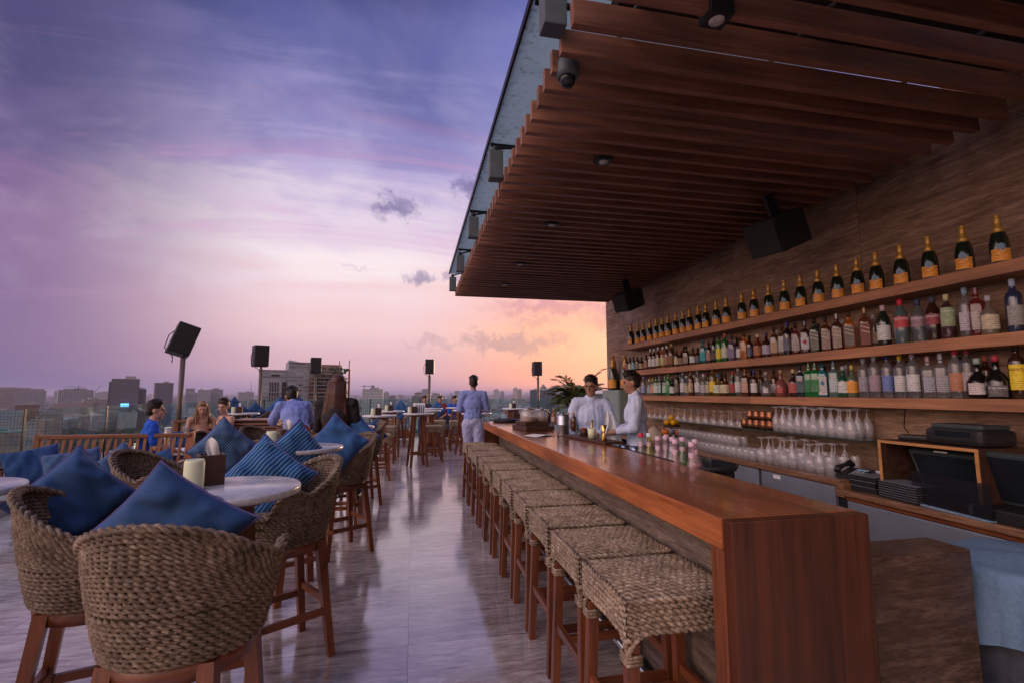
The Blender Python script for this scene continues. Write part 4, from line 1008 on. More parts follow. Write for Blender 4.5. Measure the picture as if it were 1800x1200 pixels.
BOT=[(1111,'spirit',CL,Wt,DKb),(1117,'wine',CL,(.6,.55,.35),(.5,.4,.05)),(1124,'wine',CL,(.5,.45,.4),(.2,.1,.3)),(1132,'tall',CL,(.3,.35,.55),(.2,.2,.5)),(1142,'spirit',CL,(.35,.45,.6),Wt),(1148,'spirit',CL,(.70,.35,.18),(.5,.4,.1)),(1154,'square',GR,Wt,(.1,.1,.12)),(1160,'square',(.2,.35,.35),(.42,.6,.7),(.3,.35,.5)),
 (1170,'square',(.06,.30,.12),(.4,.6,.45),(.3,.5,.3)),(1175.5,'wine',(.05,.25,.09),(.1,.3,.15),(.1,.3,.1)),(1183,'squat',DKb,Wt,DKb),(1191,'wine',(.02,.05,.03),(.15,.12,.1),DKb),(1201.5,'tall',(.3,.4,.55),Wt,(.3,.4,.6)),(1207.5,'spirit',CL,CR,Wt),(1215.5,'wine',A_,(.5,.38,.25),(.5,.25,.12)),(1227.5,'tall',CL,Wt,(.3,.4,.45)),
 (1237.5,'spirit',CL,(.5,.5,.55),Wt),(1246,'spirit',(.10,.09,.04),(.5,.45,.3),DKb),(1254,'tall',(.35,.22,.03),(.78,.58,.04),(.4,.15,.05)),(1263,'round',(.5,.42,.15),(.62,.68,.6),(.05,.15,.4)),(1276,'round',A_,(.65,.6,.4),BR),(1289,'champ',(.02,.05,.02),(.35,.05,.05),(.35,.05,.04)),(1299,'tall',CL,Wt,Wt),
 (1311,'square',(.10,.03,.02),(.55,.32,.28),(.60,.20,.04)),(1327,'spirit',BR,Wt,(.05,.05,.15)),(1348,'round',CL,Wt,(.35,.3,.35)),(1374,'round',(.28,.10,.09),(.55,.12,.12),(.35,.25,.15)),(1396,'squat',BR,(.45,.10,.10),(.5,.4,.25)),(1408.5,'square',(.01,.03,.05),(.05,.08,.11),(.04,.06,.08)),
 (1424,'square',(.01,.20,.05),(.03,.22,.08),(.5,.5,.45)),(1435,'square',(.01,.18,.05),(.02,.18,.06),(.4,.4,.35)),(1448,'square',(.02,.20,.26),(.55,.55,.6),(.05,.06,.15)),(1468,'square',(.10,.20,.20),(.50,.58,.65),(.35,.4,.55)),(1484,'squat',(.02,.10,.06),(.62,.65,.66),(.3,.38,.4)),(1500,'squat',(.15,.18,.12),(.80,.36,.06),(.5,.4,.1)),
 (1521,'tall',CL,(.32,.30,.38),(.4,.45,.5)),(1540,'tall',CL,(.36,.26,.33),(.5,.6,.75)),(1563,'tall',(.45,.45,.52),(.16,.22,.55),(.05,.09,.35)),(1585.5,'tall',(.42,.42,.48),Wt,(.72,.50,.05)),(1608,'tall',(.42,.42,.48),Wt,(.4,.3,.4)),(1635,'square',CL,(.35,.36,.45),(.65,.4,.45)),(1658,'square',CL,(.35,.33,.38),(.55,.6,.65)),
 (1684,'tall',CL,(.45,.2,.12),(.55,.03,.08)),(1705,'tall',(.30,.27,.30),(.38,.33,.36),(.5,.05,.1)),(1722,'round',(.012,.010,.012),(.62,.55,.58),(.3,.4,.4)),(1755,'round',(.012,.010,.012),(.10,.09,.10),(.35,.04,.06)),(1793,'tall',(.05,.02,.012),(.80,.60,.03),(.015,.015,.015))]
HT={'wine':(.31,.038),'spirit':(.262,.037),'slope':(.315,.047),'square':(.295,.039),'round':(.25,.061),'squat':(.25,.045),'tall':(.325,.040),'champ':(.28,.04),'cone':(.2,.05)}
def cname(c):
    for k,v in cn.items():
        if k==c: return v
    r,g_,b_=c; mx=max(c)
    if mx<.06: return 'very dark'
    if r>1.6*g_ and r>1.5*b_: return 'reddish' if r>.2 else 'dark brown'
    if g_>1.3*r and g_>b_: return 'green'
    if b_>1.15*r and b_>g_*1.0: return 'bluish'
    if r>1.1*b_*1.5: return 'golden'
    return 'pale clear' if mx>.3 else 'grey'
def lname(c):
    if not c: return 'no label'
    r,g_,b_=c; mx=max(c)
    if mx<.14: return 'dark label'
    if mx-min(c)<.12 and mx>.45: return 'white label'
    if r>.6 and g_>.5 and b_<.2: return 'yellow label'
    if r>.5 and b_<.2: return 'orange label'
    if r>1.7*g_: return 'red label'
    if b_>1.25*r: return 'blue label'
    if g_>1.15*r: return 'green label'
    if r>.4: return 'cream label'
    return 'grey brown label'
for row,(L,z,nm) in enumerate(((MID,1.801,'middle'),(BOT,1.416,'bottom'))):
    for i,(px,shp,c,lb,cap) in enumerate(L):
        y=shelf_y(px,z); h,r=HT[shp]; 
        if row==0 and px<1140: h*=.86
        if row==0 and 1190<px<1235: h*=.84
        if row==1 and px<1190: h*=.92
        if row==0 and px>1430 and shp=='square': h*=1.06
        h*=random.uniform(.97,1.04)
        kind='clear' if max(c)>.28 else 'glass'
        tx=None; tc='white'; band=(.14,.50); wd=2.1; st=None; sl_=None
        if row==0 and px in(1439,1459.5,1479.5,1501.5,1530): st=(.6,.5,.4); band=(.08,.6)
        if row==0 and px==1678.5: tx='CAMPARI'; lb=(.30,.38,.22); band=(.28,.70); h=.30
        if row==0 and px in(1595,1626,1653): tx='CINZANO'; band=(.36,.60)
        if row==1 and px==1793: tx='KAHLUA'; tc='red'; band=(.16,.62)
        if row==1 and px==1755: tx='Grand Marnier'; band=(.05,.30); wd=1.5; h=.26
        if row==1 and px==1722: band=(.10,.38); wd=1.8; h=.25
        if row==1 and px in(1348,1374): sl_=(.5,.1,.12) if px==1374 else None; wd=.8; band=(.14,.34)
        if row==0 and px==1422: sl_=(.35,.05,.05)
        if row==1 and px==1448: band=(.06,.60); sl_=(.03,.25,.35)
        xo=XS+(-.02 if i%3==0 else .015 if i%3==1 else 0)
        d=pdir(px,690); y=d.y*xo/d.x
        lbl='%s bottle with %s, %s from the near end of the %s shelf'%(cname(c),lname(lb),ORD[len(L)-1-i] if i<len(L)-1 else 'first',nm)
        bottle(xo,y,z,shp,h,r,c,kind,lb,cap,lbl,'liquor bottles on the %s shelf'%nm,band=band,wd=wd,text=tx,tcol=tc,stripe=st,seal=sl_)
    # a second, sparser row standing behind the first
    back_px=[1150,1205,1300,1372,1398,1446,1490,1545] if row==0 else [1128,1165,1196,1221,1243,1270,1322,1338,1362,1452,1491,1532,1575,1600,1694,1737]
    for j,px in enumerate(back_px):
        c,cp=random.choice([(A_,BR),(BR,DKb),(CL,(.4,.4,.5)),(GR,Wt),(BR,(.4,.1,.08))]); lb=random.choice([Wt,CR,(.3,.2,.15)]); xo=3.592
        d=pdir(px,690); bottle(xo,d.y*xo/d.x,z,'spirit',.27,.034,c,'clear' if max(c)>.28 else 'glass',lb,cp,'%s bottle in the back row of the %s shelf, %s from the far end'%(cname(c),nm,ORD[j]),'bottles in the back row of the %s shelf'%nm)
# ================= GLASSWARE =================
GA='upturned glasses on the back bar'
def gproto(kind):
    mb=MB()
    if kind=='martini': mb.lathe([(.052,0),(.053,.001),(.006,.062),(.0035,.07),(.0035,.135),(.030,.147),(.034,.150),(0,.150)],18)
    if kind=='tumbler': mb.lathe([(.034,0),(.036,.0),(.033,.088),(.030,.092),(0,.092)],16)
    if kind=='flute': mb.lathe([(.024,0),(.026,.0),(.033,.05),(.030,.10),(.012,.15),(.004,.165),(.004,.20),(.030,.214),(.032,.217),(0,.217)],18)
    if kind=='wineglass': mb.lathe([(.032,0),(.034,.0),(.043,.055),(.036,.095),(.008,.125),(.004,.135),(.004,.19),(.034,.204),(.036,.207),(0,.207)],18)
    if kind=='highball': mb.lathe([(.030,0),(.032,0),(.030,.135),(.027,.14),(0,.14)],16)
    o=mb.build(kind+'_glass',M['glass'])
    return o
GP={}
def glass(kind,x,y,z,lb,grp,cat='glass'):
    if kind not in GP: o=GP[kind]=gproto(kind)
    else: o=GP[kind].copy(); COL.objects.link(o)
    o.location=(x,y,z); o.rotation_euler=(0,0,random.uniform(0,6)); o.scale=(1.18 if kind in('flute','wineglass') else 1,1.18 if kind in('flute','wineglass') else 1,random.uniform(1.04,1.1) if kind in('flute','wineglass') else 1); return tag(o,lb,cat,grp)
for gi,y in enumerate(np.arange(4.55,6.75,.155)): 
    glass('martini',3.42,y,1.095,'%s upturned martini glass from the near end, front row of the glass shelf'%ORD[gi],'front row of upturned martini glasses')
    if y<6.4: glass('martini',3.55,y+.07,1.095,'%s upturned martini glass from the near end, rear row of the glass shelf'%ORD[gi],'rear row of upturned martini glasses')
for i,y in enumerate(np.arange(3.20,4.05,.088)):
    for xx,rw in((3.38,'front'),(3.47,'middle'),(3.56,'rear')): glass('flute' if (i+int(xx*100))%3 else 'wineglass',xx,y+.02*(xx>3.4),1.095,'%s stemmed glass from the near end, %s row beside the copper mugs'%(ORD[i],rw),'%s row of stemmed glasses on the glass shelf'%rw)
for i,y in enumerate(np.arange(4.05,5.75,.088)):
    for xx,rw in((3.15,'front'),(3.24,'middle'),(3.33,'rear')):
        glass('tumbler',xx,y,.821,'%s upturned tumbler from the near end, %s row on the counter'%(ORD[i],rw),'%s row of tumblers on the back counter'%rw)
        if y>4.4 and xx>3.2: glass('tumbler',xx,y,.914,'stacked upper tumbler over the %s one from the near end, %s row'%(ORD[i],rw),'%s row of stacked upper tumblers'%rw)
for i,y in enumerate(np.arange(3.20,4.0,.092)):
    for xx,rw in((3.16,'front'),(3.28,'middle'),(3.40,'rear')): glass(('flute','wineglass','highball')[(i+int(xx*50))%3],xx,y,.821,'%s upturned glass from the telephone, %s row on the counter'%(ORD[i],rw),'%s row of glasses beside the telephone'%rw)
# copper mugs, two layers
def mug():
    o=MB().lathe([(0,.002),(.030,.0),(.040,.02),(.043,.045),(.036,.08),(.037,.085),(.034,.085),(.032,.06)],20).build('copper_mug',M['copper'])
    MB().tube([(.038,0,.07),(.06,0,.065),(.066,0,.045),(.058,0,.025),(.040,0,.02)],.004,6).build('handle',M['copper'],o); return freeze(o)
mg=mug(); k=0
for z,lv in((1.095,'lower'),(1.182,'upper')):
    for j in range(5 if z<1.1 else 4):
        y=4.10+.092*j; o=mg if k==0 else dup(mg,(0,0,0)); o.location=(3.40,y,z); o.rotation_euler=(0,0,RAD(60)); k+=1
        tag(o,'shiny copper mug in the %s layer, %s from the near end of the stack'%(lv,ORD[j]),'mug','copper mugs on the glass shelf')
# conical straw hat, fruit stand
p=PX(1143,772,3.25); r=MB().lathe([(.205,0),(.20,.004),(.12,.082),(.04,.15),(0,.172)],40).build('conical_hat',M['straw'],None,(3.27,6.15,.83)); r.rotation_euler=(0,RAD(-9),0)
mb=MB()
for q in range(12):
    rr=.205*(1-q/12); mb.tube([(rr*1.005*math.cos(a),rr*1.005*math.sin(a),.172*(q/12)**1.0+.002) for a in np.linspace(0,2*PI,30)[:-1]],.0016,4,closed=True)
mb.build('hoop_rings',M['straw'],r); tag(r,'pale conical straw hat resting on the back counter behind the right bartender','hat')
r=thing('fruit_stand','two tier fruit stand behind the syrup bottles','fruit stand',(3.22,5.62,.82)); 
MB().lathe([(0,0),(.07,0),(.07,.01),(.01,.02),(.008,.20),(.10,.205),(.105,.225),(.10,.228),(0,.215)],24).build('stand',M['darkbox'],r); MB().lathe([(0,.075),(.13,.08),(.135,.10),(.13,.102),(0,.09)],24).build('lower_tray',M['darkbox'],r)
for j,(a,rr,z,mk,lb) in enumerate([(0,.06,.262,'lemon','lemon in the fruit stand, at the front left of the upper tier'),(1.6,.06,.262,'lemon','lemon at the back of the upper tier'),(3.1,.06,.262,'lemon','lemon at the near side of the upper tier'),(4.6,.06,.262,'lemon','lemon at the front right of the upper tier'),(.8,.015,.318,'lemon','lemon on top of the heap of lemons'),(2.2,.10,.14,'orng','orange on the lower tier, at the rear'),(3.4,.10,.14,'orng','orange on the lower tier, in the middle'),(4.6,.10,.14,'orng','orange on the lower tier, at the front')]):
    o=MB().sphere((0,0,0),.036,16,sx=1.15 if mk=='lemon' else 1.05,sy=1,sz=1).build('lemon' if mk=='lemon' else 'orange',M[mk],None,(3.22+rr*math.cos(a),5.62+rr*math.sin(a),.82+z-.0),a); tag(o,lb,'fruit')

# ================= COUNTER CLUTTER ON THE BACK COUNTER, NEAR PART =================
r=thing('telephone','black desk telephone with keypad on the back counter','telephone',(3.22,3.04,.822),RAD(-75))
mb=MB(); mb.add([(-.09,-.09,0),(.09,-.09,0),(.09,.09,0),(-.09,.09,0),(-.09,-.09,.02),(.09,-.09,.02),(.09,.09,.065),(-.09,.09,.065)],[(0,3,2,1),(4,5,6,7),(0,1,5,4),(1,2,6,5),(2,3,7,6),(3,0,4,7)]); mb.build('base',M['black'],r)
MB().tube([(-.07,-.10,.05),(-.075,-.08,.075),(-.075,.0,.088),(-.075,.08,.10),(-.07,.10,.08)],[.022,.022,.014,.022,.022],10).build('handset',M['black'],r)
mb=MB()
for i in range(3):
    for j in range(4): mb.box(-.01+.026*i,.008+.026*i,-.07+.024*j,-.055+.024*j,.03+.006*j,.038+.006*j)
mb.build('keypad',M['fridge'],r); MB().box(-.01,.07,.035,.07,.055,.064).build('display',M['lblue'],r)
def foldstack(x,y,z,n,lb,w=.24,d=.16,th=.015,rot=0):
    r=thing('folder_stack',lb,'folders',(x,y,z),rot)
    for k in range(n):
        o=MB().bbox(-d/2,d/2,-w/2,w/2,k*(th+.0025),k*(th+.0025)+th,.003).build('folder',M['black'],r); o.rotation_euler=(0,0,random.uniform(-.03,.03)); MB().box(-d/2-.0006,d/2-.004,-w/2+.004,w/2-.004,k*(th+.0025)+th,k*(th+.0025)+th+.0022).build('pages',M['fridge'],r)
    return r
foldstack(3.19,2.62,.757,7,'stack of black bill folders with thin pale page edges',.27,.2,.013,-.05)
foldstack(3.22,2.90,.757,3,'lower black box and folders between telephone and folder stack',.2,.2,.035,.02)
r=thing('tissue_pack','white tissue packets lying behind the telephone','tissues',(3.42,2.95,.757)); MB().bbox(-.06,.06,-.09,.09,0,.09,.01).build('box',M['paper'],r); MB().bbox(-.05,.05,-.07,.07,.092,.12,.008).build('packet',M['white'],r)
# wooden framed point of sale screen
r=thing('screen_in_wooden_box','dark tilted touch screen standing inside an open light wooden box','screen',(3.33,2.47,.757))
mb=MB(); Y0,Y1,ZT=-.30,.30,.375
mb.box(-.19,.19,Y0,Y0+.018,0,ZT-.018).box(-.19,.19,Y1-.018,Y1,0,ZT-.018).box(-.19,.19,Y0,Y1,ZT-.018,ZT).box(.172,.19,Y0+.018,Y1-.018,.0,ZT-.018)
mb.build('wooden_box',[M['darkbox']],r)
mb=MB(); mb.box(-.196,-.1902,Y0,Y0+.018,0,ZT-.018).box(-.196,-.1902,Y1-.018,Y1,0,ZT-.018).box(-.196,-.1902,Y0,Y1,ZT-.018,ZT).build('front_edging',M['framewood'],r); MB().box(.165,.171,Y0+.019,Y1-.019,.0,ZT-.019).build('back_lining',M['black'],r)
MB().box(-.16,.164,Y0+.0185,Y0+.024,.002,ZT-.02).build('side_lining',M['darkbox'],r); MB().box(-.16,.164,Y1-.024,Y1-.0185,.002,ZT-.02).build('side_lining',M['darkbox'],r)
def pos(parent,x,y,z,w,h,tilt):
    mb=MB(); mb.bbox(-.02,.02,-w/2,w/2,-h/2,h/2,.008); o=mb.build('monitor',M['bezel'],parent,(x,y,z)); o.rotation_euler=(0,RAD(tilt),0)
    MB().bbox(-.0225,-.0205,-w/2+.022,w/2-.022,-h/2+.022,h/2-.022,.0005).build('screen',M['screen'],o)
    MB().bbox(-.02,.10,-.07,.07,-h/2-.09,-h/2-.02,.01).build('foot',M['black'],o); return o
pos(r,.0,0,.20,.40,.27,-22)
MB().box(-.0242,-.0232,-.04,.04,.118,.126).build('sticker',M['paper'],r.children[-1] if False else r).location=(-.04,0,.20)
r=thing('touch_screen','second dark touch screen till at the right picture edge','screen',(3.24,1.99,.757),RAD(-4)); pos(r,0,0,.22,.46,.30,-18); MB().bbox(-.16,.14,-.2,.2,0,.07,.01).build('till_base',M['black'],r)
r=thing('label_printer','black printer standing on top of the wooden screen box','printer',(3.36,2.36,1.134),RAD(-3)); MB().bbox(-.13,.12,-.17,.17,0,.10,.03).build('housing',M['black'],r); MB().bbox(-.132,-.129,-.10,.10,.05,.085,.0005).build('slot_panel',M['screen'],r); MB().bbox(-.10,.10,-.15,.15,.098,.125,.01).build('lid',M['bezel'],r)
r=thing('card_reader','small dark card reader with curled cable on top of the wooden box','card reader',(3.33,2.66,1.134),RAD(20)); MB().bbox(-.05,.05,-.09,.09,0,.035,.014).build('body',M['black'],r); MB().tube([(.05,.05,.02),(.1,.10,.08),(.2,.12,.2),(.30,.16,.24)],.004,6).build('cable',M['black'],r)
r=thing('paper_roll','white receipt roll between the two screens','paper roll',(3.13,2.19,.792)); o=MB().tube([(0,-.03,0),(0,.03,0)],.034,18).build('roll',M['paper'],r); MB().tube([(0,-.032,0),(0,.032,0)],.012,12).build('core',M['darkbox'],r)
r=thing('clear_menu_stand','upright smoky acrylic sheet with white foot strip in front of the wooden box','acrylic sheet',(3.10,2.32,.757),RAD(-8)); MB().box(-.003,.003,-.24,.24,.008,.20).build('sheet',glassy('smoky_acrylic',(.55,.55,.6),.8,.02,(.05,.05,.06)),r); MB().box(-.02,.02,-.24,.24,0,.008).build('foot',M['lblue'],r)
# wall speakers under the slats
def wspk(x,y,z,rot,lb,s=1):
    r=thing('wall_speaker',lb,'loudspeaker',(x,y,z),0,'black speakers under the roof'); r.rotation_euler=rot
    vs=[(-.2*s,a*s,b*s) for a,b in((-.15,-.13),(.15,-.13),(.15,.13),(-.15,.13))]+[(.10*s,a*s,b*s) for a,b in((-.15,-.13),(.15,-.13),(.15,.13),(-.15,.13))]+[(.22*s,a*s,b*s) for a,b in((-.06,-.12),(.06,-.12),(.06,.12),(-.06,.12))]
    MB().add(vs,[(0,3,2,1),(0,1,5,4),(1,2,6,5),(2,3,7,6),(3,0,4,7),(4,5,9,8),(5,6,10,9),(6,7,11,10),(7,4,8,11),(8,9,10,11)]).build('cabinet',M['black'],r)
    MB().bbox(-.215*s,-.2005*s,-.14*s,.14*s,-.12*s,.12*s,.004).build('grille',M['blackmat'],r); MB().box(-.06,.06,-.012,.012,.135*s,.30*s).build('mount',M['black'],r)
wspk(3.10,3.48,2.84,(RAD(4),RAD(-24),RAD(6)),'large black speaker hanging under the slats above the champagne bottles',1.12)
wspk(3.12,6.50,2.82,(RAD(4),RAD(-22),RAD(16)),'smaller black speaker hanging at the far corner of the bottle wall',1.0)

# ================= ON THE BAR =================
Z=1.052
def onbar(px,py): p=PZ(px,py,Z); return p.x,p.y
x,y=onbar(990,765); r=thing('steel_canister','tall brushed steel canister with flat lid standing on the bar','canister',(x,y,Z)); MB().lathe([(0,0),(.056,0),(.058,.004),(.058,.10),(.0595,.102),(.0595,.106),(.058,.108),(.058,.185),(.054,.19),(0,.19)],28).build('body',M['steel'],r); MB().lathe([(0,.191),(.050,.191),(.050,.197),(.012,.20),(.012,.215),(0,.217)],24).build('lid',M['steel'],r)
x,y=onbar(874,741); r=thing('tray_stack','stack of flat black serving trays at the far end of the bar','trays',(x+.12,y,Z))
for k in range(3): MB().lathe([(0,0),(.17,0),(.19,.018),(.186,.02),(.165,.005),(0,.005)],36).build('tray',M['tray'],r,(.004*k,.006*k,k*.010))
x,y=onbar(903,739); r=thing('bar_caddy','small dark box beside the black trays','box',(x+.06,y+.1,Z)); MB().box(-.05,.05,-.05,.05,0,.005).box(-.05,.05,-.05,-.043,.005,.10).box(-.05,.05,.043,.05,.005,.10).box(-.05,-.043,-.043,.043,.005,.10).box(.043,.05,-.043,.043,.005,.10).build('holder',M['darkbox'],r)
x,y=onbar(948,765); r=thing('open_menu','open white paper menu lying on the bar before the canister','menu',(x,y,Z),RAD(30)); MB().add([(-.13,-.09,.001),(0,-.09,.012),(.13,-.09,.001),(.13,.09,.001),(0,.09,.012),(-.13,.09,.001)]+[(-.13,-.09,0),(0,-.09,.010),(.13,-.09,0),(.13,.09,0),(0,.09,.010),(-.13,.09,0)],[(0,1,4,5),(1,2,3,4),(6,11,10,7),(7,10,9,8),(0,6,7,1),(1,7,8,2),(3,9,10,4),(4,10,11,5)]).build('sheet',M['paper'],r)
x,y=onbar(878,747); r=MB().box(-.08,.08,-.05,.05,0,.002).build('napkin',M['paper'],None,(x,y,Z),.2); tag(r,'small white napkin on the bar near the black trays','napkin')
# raised wooden blocks with jars
x,y=onbar(930,757); base=Vector((x+.10,y+.25,Z))
r=thing('display_crate','dark wooden display block carrying the glass jars','crate',base,RAD(8)); MB().bbox(-.16,.16,-.22,.22,0,.045,.004).build('lower_block',M['darkbox'],r); MB().bbox(-.13,.15,-.12,.20,.046,.085,.004).build('upper_block',M['darkbox'],r)
JR=[(-.07,-.09,.080,.125,'nearest of the glass jars, holding brown nuts'),(.09,-.02,.070,.115,'glass jar right behind the nut jar'),(-.05,.09,.070,.12,'glass jar at the middle of the wooden block'),(.10,.15,.06,.10,'small glass jar at the rear of the wooden block')]
jm=soft('nuts_and_spices',(.30,.14,.06),.7,.5,90,.002)
for dx,dy,jr,jh,lb in JR:
    r=thing('glass_jar',lb,'jar',(base.x+dx,base.y+dy,Z+.086),0,'glass jars on the bar'); MB().lathe([(0,0),(jr*.8,0),(jr,.02),(jr,jh*.7),(jr*.8,jh),(jr*.85,jh*1.05)],20).build('jar_body',M['glass'],r); MB().lathe([(0,.003),(jr*.85,.005),(jr*.9,jh*.4),(0,jh*.42)],16).build('contents',jm,r)
    MB().lathe([(0,jh*1.06),(jr*.9,jh*1.06),(jr*.9,jh*1.15),(.01,jh*1.2),(.012,jh*1.35),(0,jh*1.38)],18).build('lid',M['steel'],r)
for k,(px,py,sh,c,lb) in enumerate([(925,752,'squat',A_,'small amber bitters bottle at the left of the jars'),(934,748,'spirit',BR,'brown bitters bottle behind the wooden block'),(942,747,'round',AM,'small orange bitters bottle behind the wooden block'),(955,746,'squat',CL,'clear small bottle behind the glass jars'),(964,746,'spirit',A_,'amber bottle behind the glass jars'),(974,747,'squat',AM,'glowing orange bottle left of the steel canister'),(983,750,'spirit',BR,'dark bottle directly behind the steel canister'),(1002,757,'squat',CL,'clear small bottle right of the steel canister'),(1012,762,'spirit',A_,'amber bottle between the canister and the rubber tray')]):
    x,y=onbar(px,py); bottle(x+.10,y+.35,Z,sh,.16+.02*(k%3),.03,c,'clear' if max(c)>.28 else 'glass',(.5,.42,.36) if k%2 else None,(.5,.3,.15) if k%3 else (.6,.6,.6),lb,'small bottles on the far part of the bar',la=LABA)
# rubber tray with jiggers
p0=PZ(1060,785,Z); r=thing('rubber_tray','long dark wooden tray with bar tools on the bar','tray',(1.49,3.90,Z),RAD(8))
MB().bbox(-.085,.085,-.36,.36,0,.022,.004).build('board',M['darkbox'],r)
r=thing('gold_jigger','hourglass shaped gold jigger standing at the near end of the dark tray','jigger',(1.475,3.60,Z+.023)); MB().lathe([(.026,0),(.028,.001),(.010,.055),(.010,.062),(.027,.125),(.025,.125),(.006,.065)],22).build('cup',M['gold'],r)
r=thing('pencil_pot','green glass pot with pencils on the dark tray','pot',(1.475,3.86,Z+.023)); MB().lathe([(0,0),(.03,0),(.034,.08),(.031,.08),(.028,.004)],18).build('pot',M['candle'],r)
for k in range(3): MB().tube([(.0,.0,.01),(.012*(k-1)+.01,.01*k,.15)],.0035,6).build('pencil',M['gold'],r)
r=thing('dark_spice_pot','dark basket of sachets on the far end of the tray','pot',(1.50,4.12,Z+.023)); MB().lathe([(0,0),(.035,0),(.042,.05),(.038,.05),(.034,.004)],16).build('pot',M['darkbox'],r); MB().sphere((0,0,.05),.034,10,sz=.5).build('sachets',M['redcl'],r)
for k,(dx,dy,lb) in enumerate([(.16,-.42,'steel shaker tin right of the gold jigger'),(.13,-.30,'second steel shaker tin behind the first')]):
    o=MB().lathe([(0,0),(.035,0),(.044,.115),(.041,.115),(.033,.004)],22).build('shaker_tin',M['steel'],None,(1.50+dx,3.86+dy,.93)); tag(o,lb,'shaker')
# syrup bottles in the speed rail
SY=[(1127,797,'red',0),(1141,797,'yellow',1),(1157,801,'pink',0),(1172,803,'pink',2),(1187,805,'pink',0),(1182,797,'pink',1),(1200,806,'green',2),(1170,797,'pink',1),(1216,808,'pink',0),(1222,801,'pink',2)]
pinkt={'red':(.55,.03,.06),'pink':(.62,.42,.50),'green':(.60,.42,.50),'yellow':(.65,.66,.7)}
liq={'red':(.6,.55,.5),'pink':(.72,.50,.52),'green':(.35,.5,.3),'yellow':(.7,.6,.1)}
rk=thing('speed_rail','steel speed rail tray holding the row of syrup bottles behind the bar','rail tray',(1.71,3.25,.965)); MB().box(-.13,.13,-.50,.50,0,.004).box(-.13,-.126,-.5,.5,.004,.07).box(.126,.13,-.5,.5,.004,.07).build('rack',M['steel'],rk)
for i,(px,py,cn_,k) in enumerate(SY):
    xx=1.62+.06*k; d=pdir(px,py-15); y=d.y*xx/d.x
    o=MB().lathe([(0,0),(.042,0),(.048,.01),(.044,.045),(.024,.10),(.018,.20)],18).build('syrup_bottle',cm(liq[cn_],'clear'),None,(xx,y,.971)); o.scale=(.9,.9,.85); tag(o,'slender syrup bottle with %s top in the speed rail, %s from the left'%(cn_ if cn_!='green' else 'pink',ORD[i]),'bottle','syrup bottles in the speed rail')
    MB().lathe([(.019,.190),(.0205,.193),(.0205,.222),(0,.226)],16).build('cap',cm(pinkt[cn_],'cap'),o); mb=MB(); arcband(mb,.0215,.115,.150,PI+.6,2.2); mb.build('label',cm((.62,.45,.55),'label'),o,fix=False); MB().lathe([(0,.004),(.034,.006),(.032,.045),(0,.05)],14).build('syrup',cm({'red':(.6,.4,.4),'pink':(.75,.35,.4),'green':(.1,.3,.05),'yellow':(.6,.5,.05)}[cn_],'label'),o)
bottle(1.70,2.98,.972,'cone',.17,.055,(.02,.36,.46),'clear',None,(.02,.05,.09),'turquoise conical bottle with dark stopper beside the syrup bottles',None)
bottle(1.79,3.10,.972,'tall',.22,.025,(.5,.5,.56),'clear',None,(.02,.03,.07),'tall slim clear bottle with dark cap behind the turquoise one',None)
# round black tray and second bits
r=thing('round_tray','large round black serving tray resting on the bartender side work top','tray',(1.82,2.80,.975)); MB().lathe([(0,0),(.19,0),(.205,.03),(.200,.032),(.186,.006),(0,.006)],48).build('tray_dish',M['tray'],r); MB().bbox(-.12,.12,-.14,.14,-.163,-.002,.01).build('stand',M['black'],r)
# pale blue cloth over a bin, right picture edge
r=thing('ice_bin','dark grey steel bin behind the stone block at the right picture edge','bin',(2.32,1.42,0)); MB().lathe([(0,.0),(.24,.0),(.27,.78),(.26,.78),(.0,.76)],32,sq=.5).build('drum',M['greybox'] if False else soft('dark_grey_metal',(.05,.055,.07),.5),r)
mb=MB(); vs=[];fs=[];N=110;K=26
for i in range(N):
    a=2*PI*i/N
    for j in range(K+1):
        t=j/K; rr=.30*min(1,t*1.6); z=.83+.02*math.cos(t*3)-max(0,t-.60)*.62*(1+.06*math.sin(a*3))+.010*math.sin(a*5+3*t)*t; rr+=(.012*math.sin(a*11)+.007*math.sin(a*23+1))*max(0,t-.4)*1.6+.006*math.sin(9*a+14*t)*t; vs.append((rr*math.cos(a),rr*math.sin(a),z))
for i in range(N):
    for j in range(K): fs.append((i*(K+1)+j,((i+1)%N)*(K+1)+j,((i+1)%N)*(K+1)+j+1,i*(K+1)+j+1))
mb.add(vs,fs,0,True); o=mb.build('cloth',soft('pale_blue_towel',(.13,.22,.34),.95,.12,60,.003),None,(2.32,1.42,0)); tag(o,'pale blue towel draped over the dark bin at the right edge','towel')
# sage cabinet at wall end with big champagne bottles
r=thing('tall_cabinet','sage green cabinet at the far end of the bottle wall','cabinet',(3.50,7.86,0)); MB().bbox(-.14,.14,-.36,.36,0,1.50,.01).build('carcass',M['cab'],r); MB().bbox(-.15,-.1405,-.34,.34,.1,1.46,.003).build('door',M['cab'],r)
r=thing('ice_machine','white and grey appliance standing left of the sage cabinet','appliance',(3.82,9.25,0)); MB().bbox(-.17,.17,-.35,.35,0,1.50,.02).build('housing',M['white'],r); MB().bbox(-.18,-.171,-.33,.33,.9,1.44,.003).build('front_panel',M['greybox'],r)
for dx,dy,h,lb in((-.04,.10,.60,'huge champagne bottle with orange label on the sage cabinet'),(.06,.24,.52,'large champagne bottle half hidden behind the huge one'),(.02,-.27,.58,'big champagne bottle beside the shelf ends')):
    bottle(3.50+dx,7.86+dy,1.502,'champ',h,.085*h/.6,(.03,.04,.02),'glass',(.80,.33,.05),None,lb,'oversized champagne bottles on the cabinet',band=(.06,.30),foil=.62,la=LABA,name='champagne_bottle')

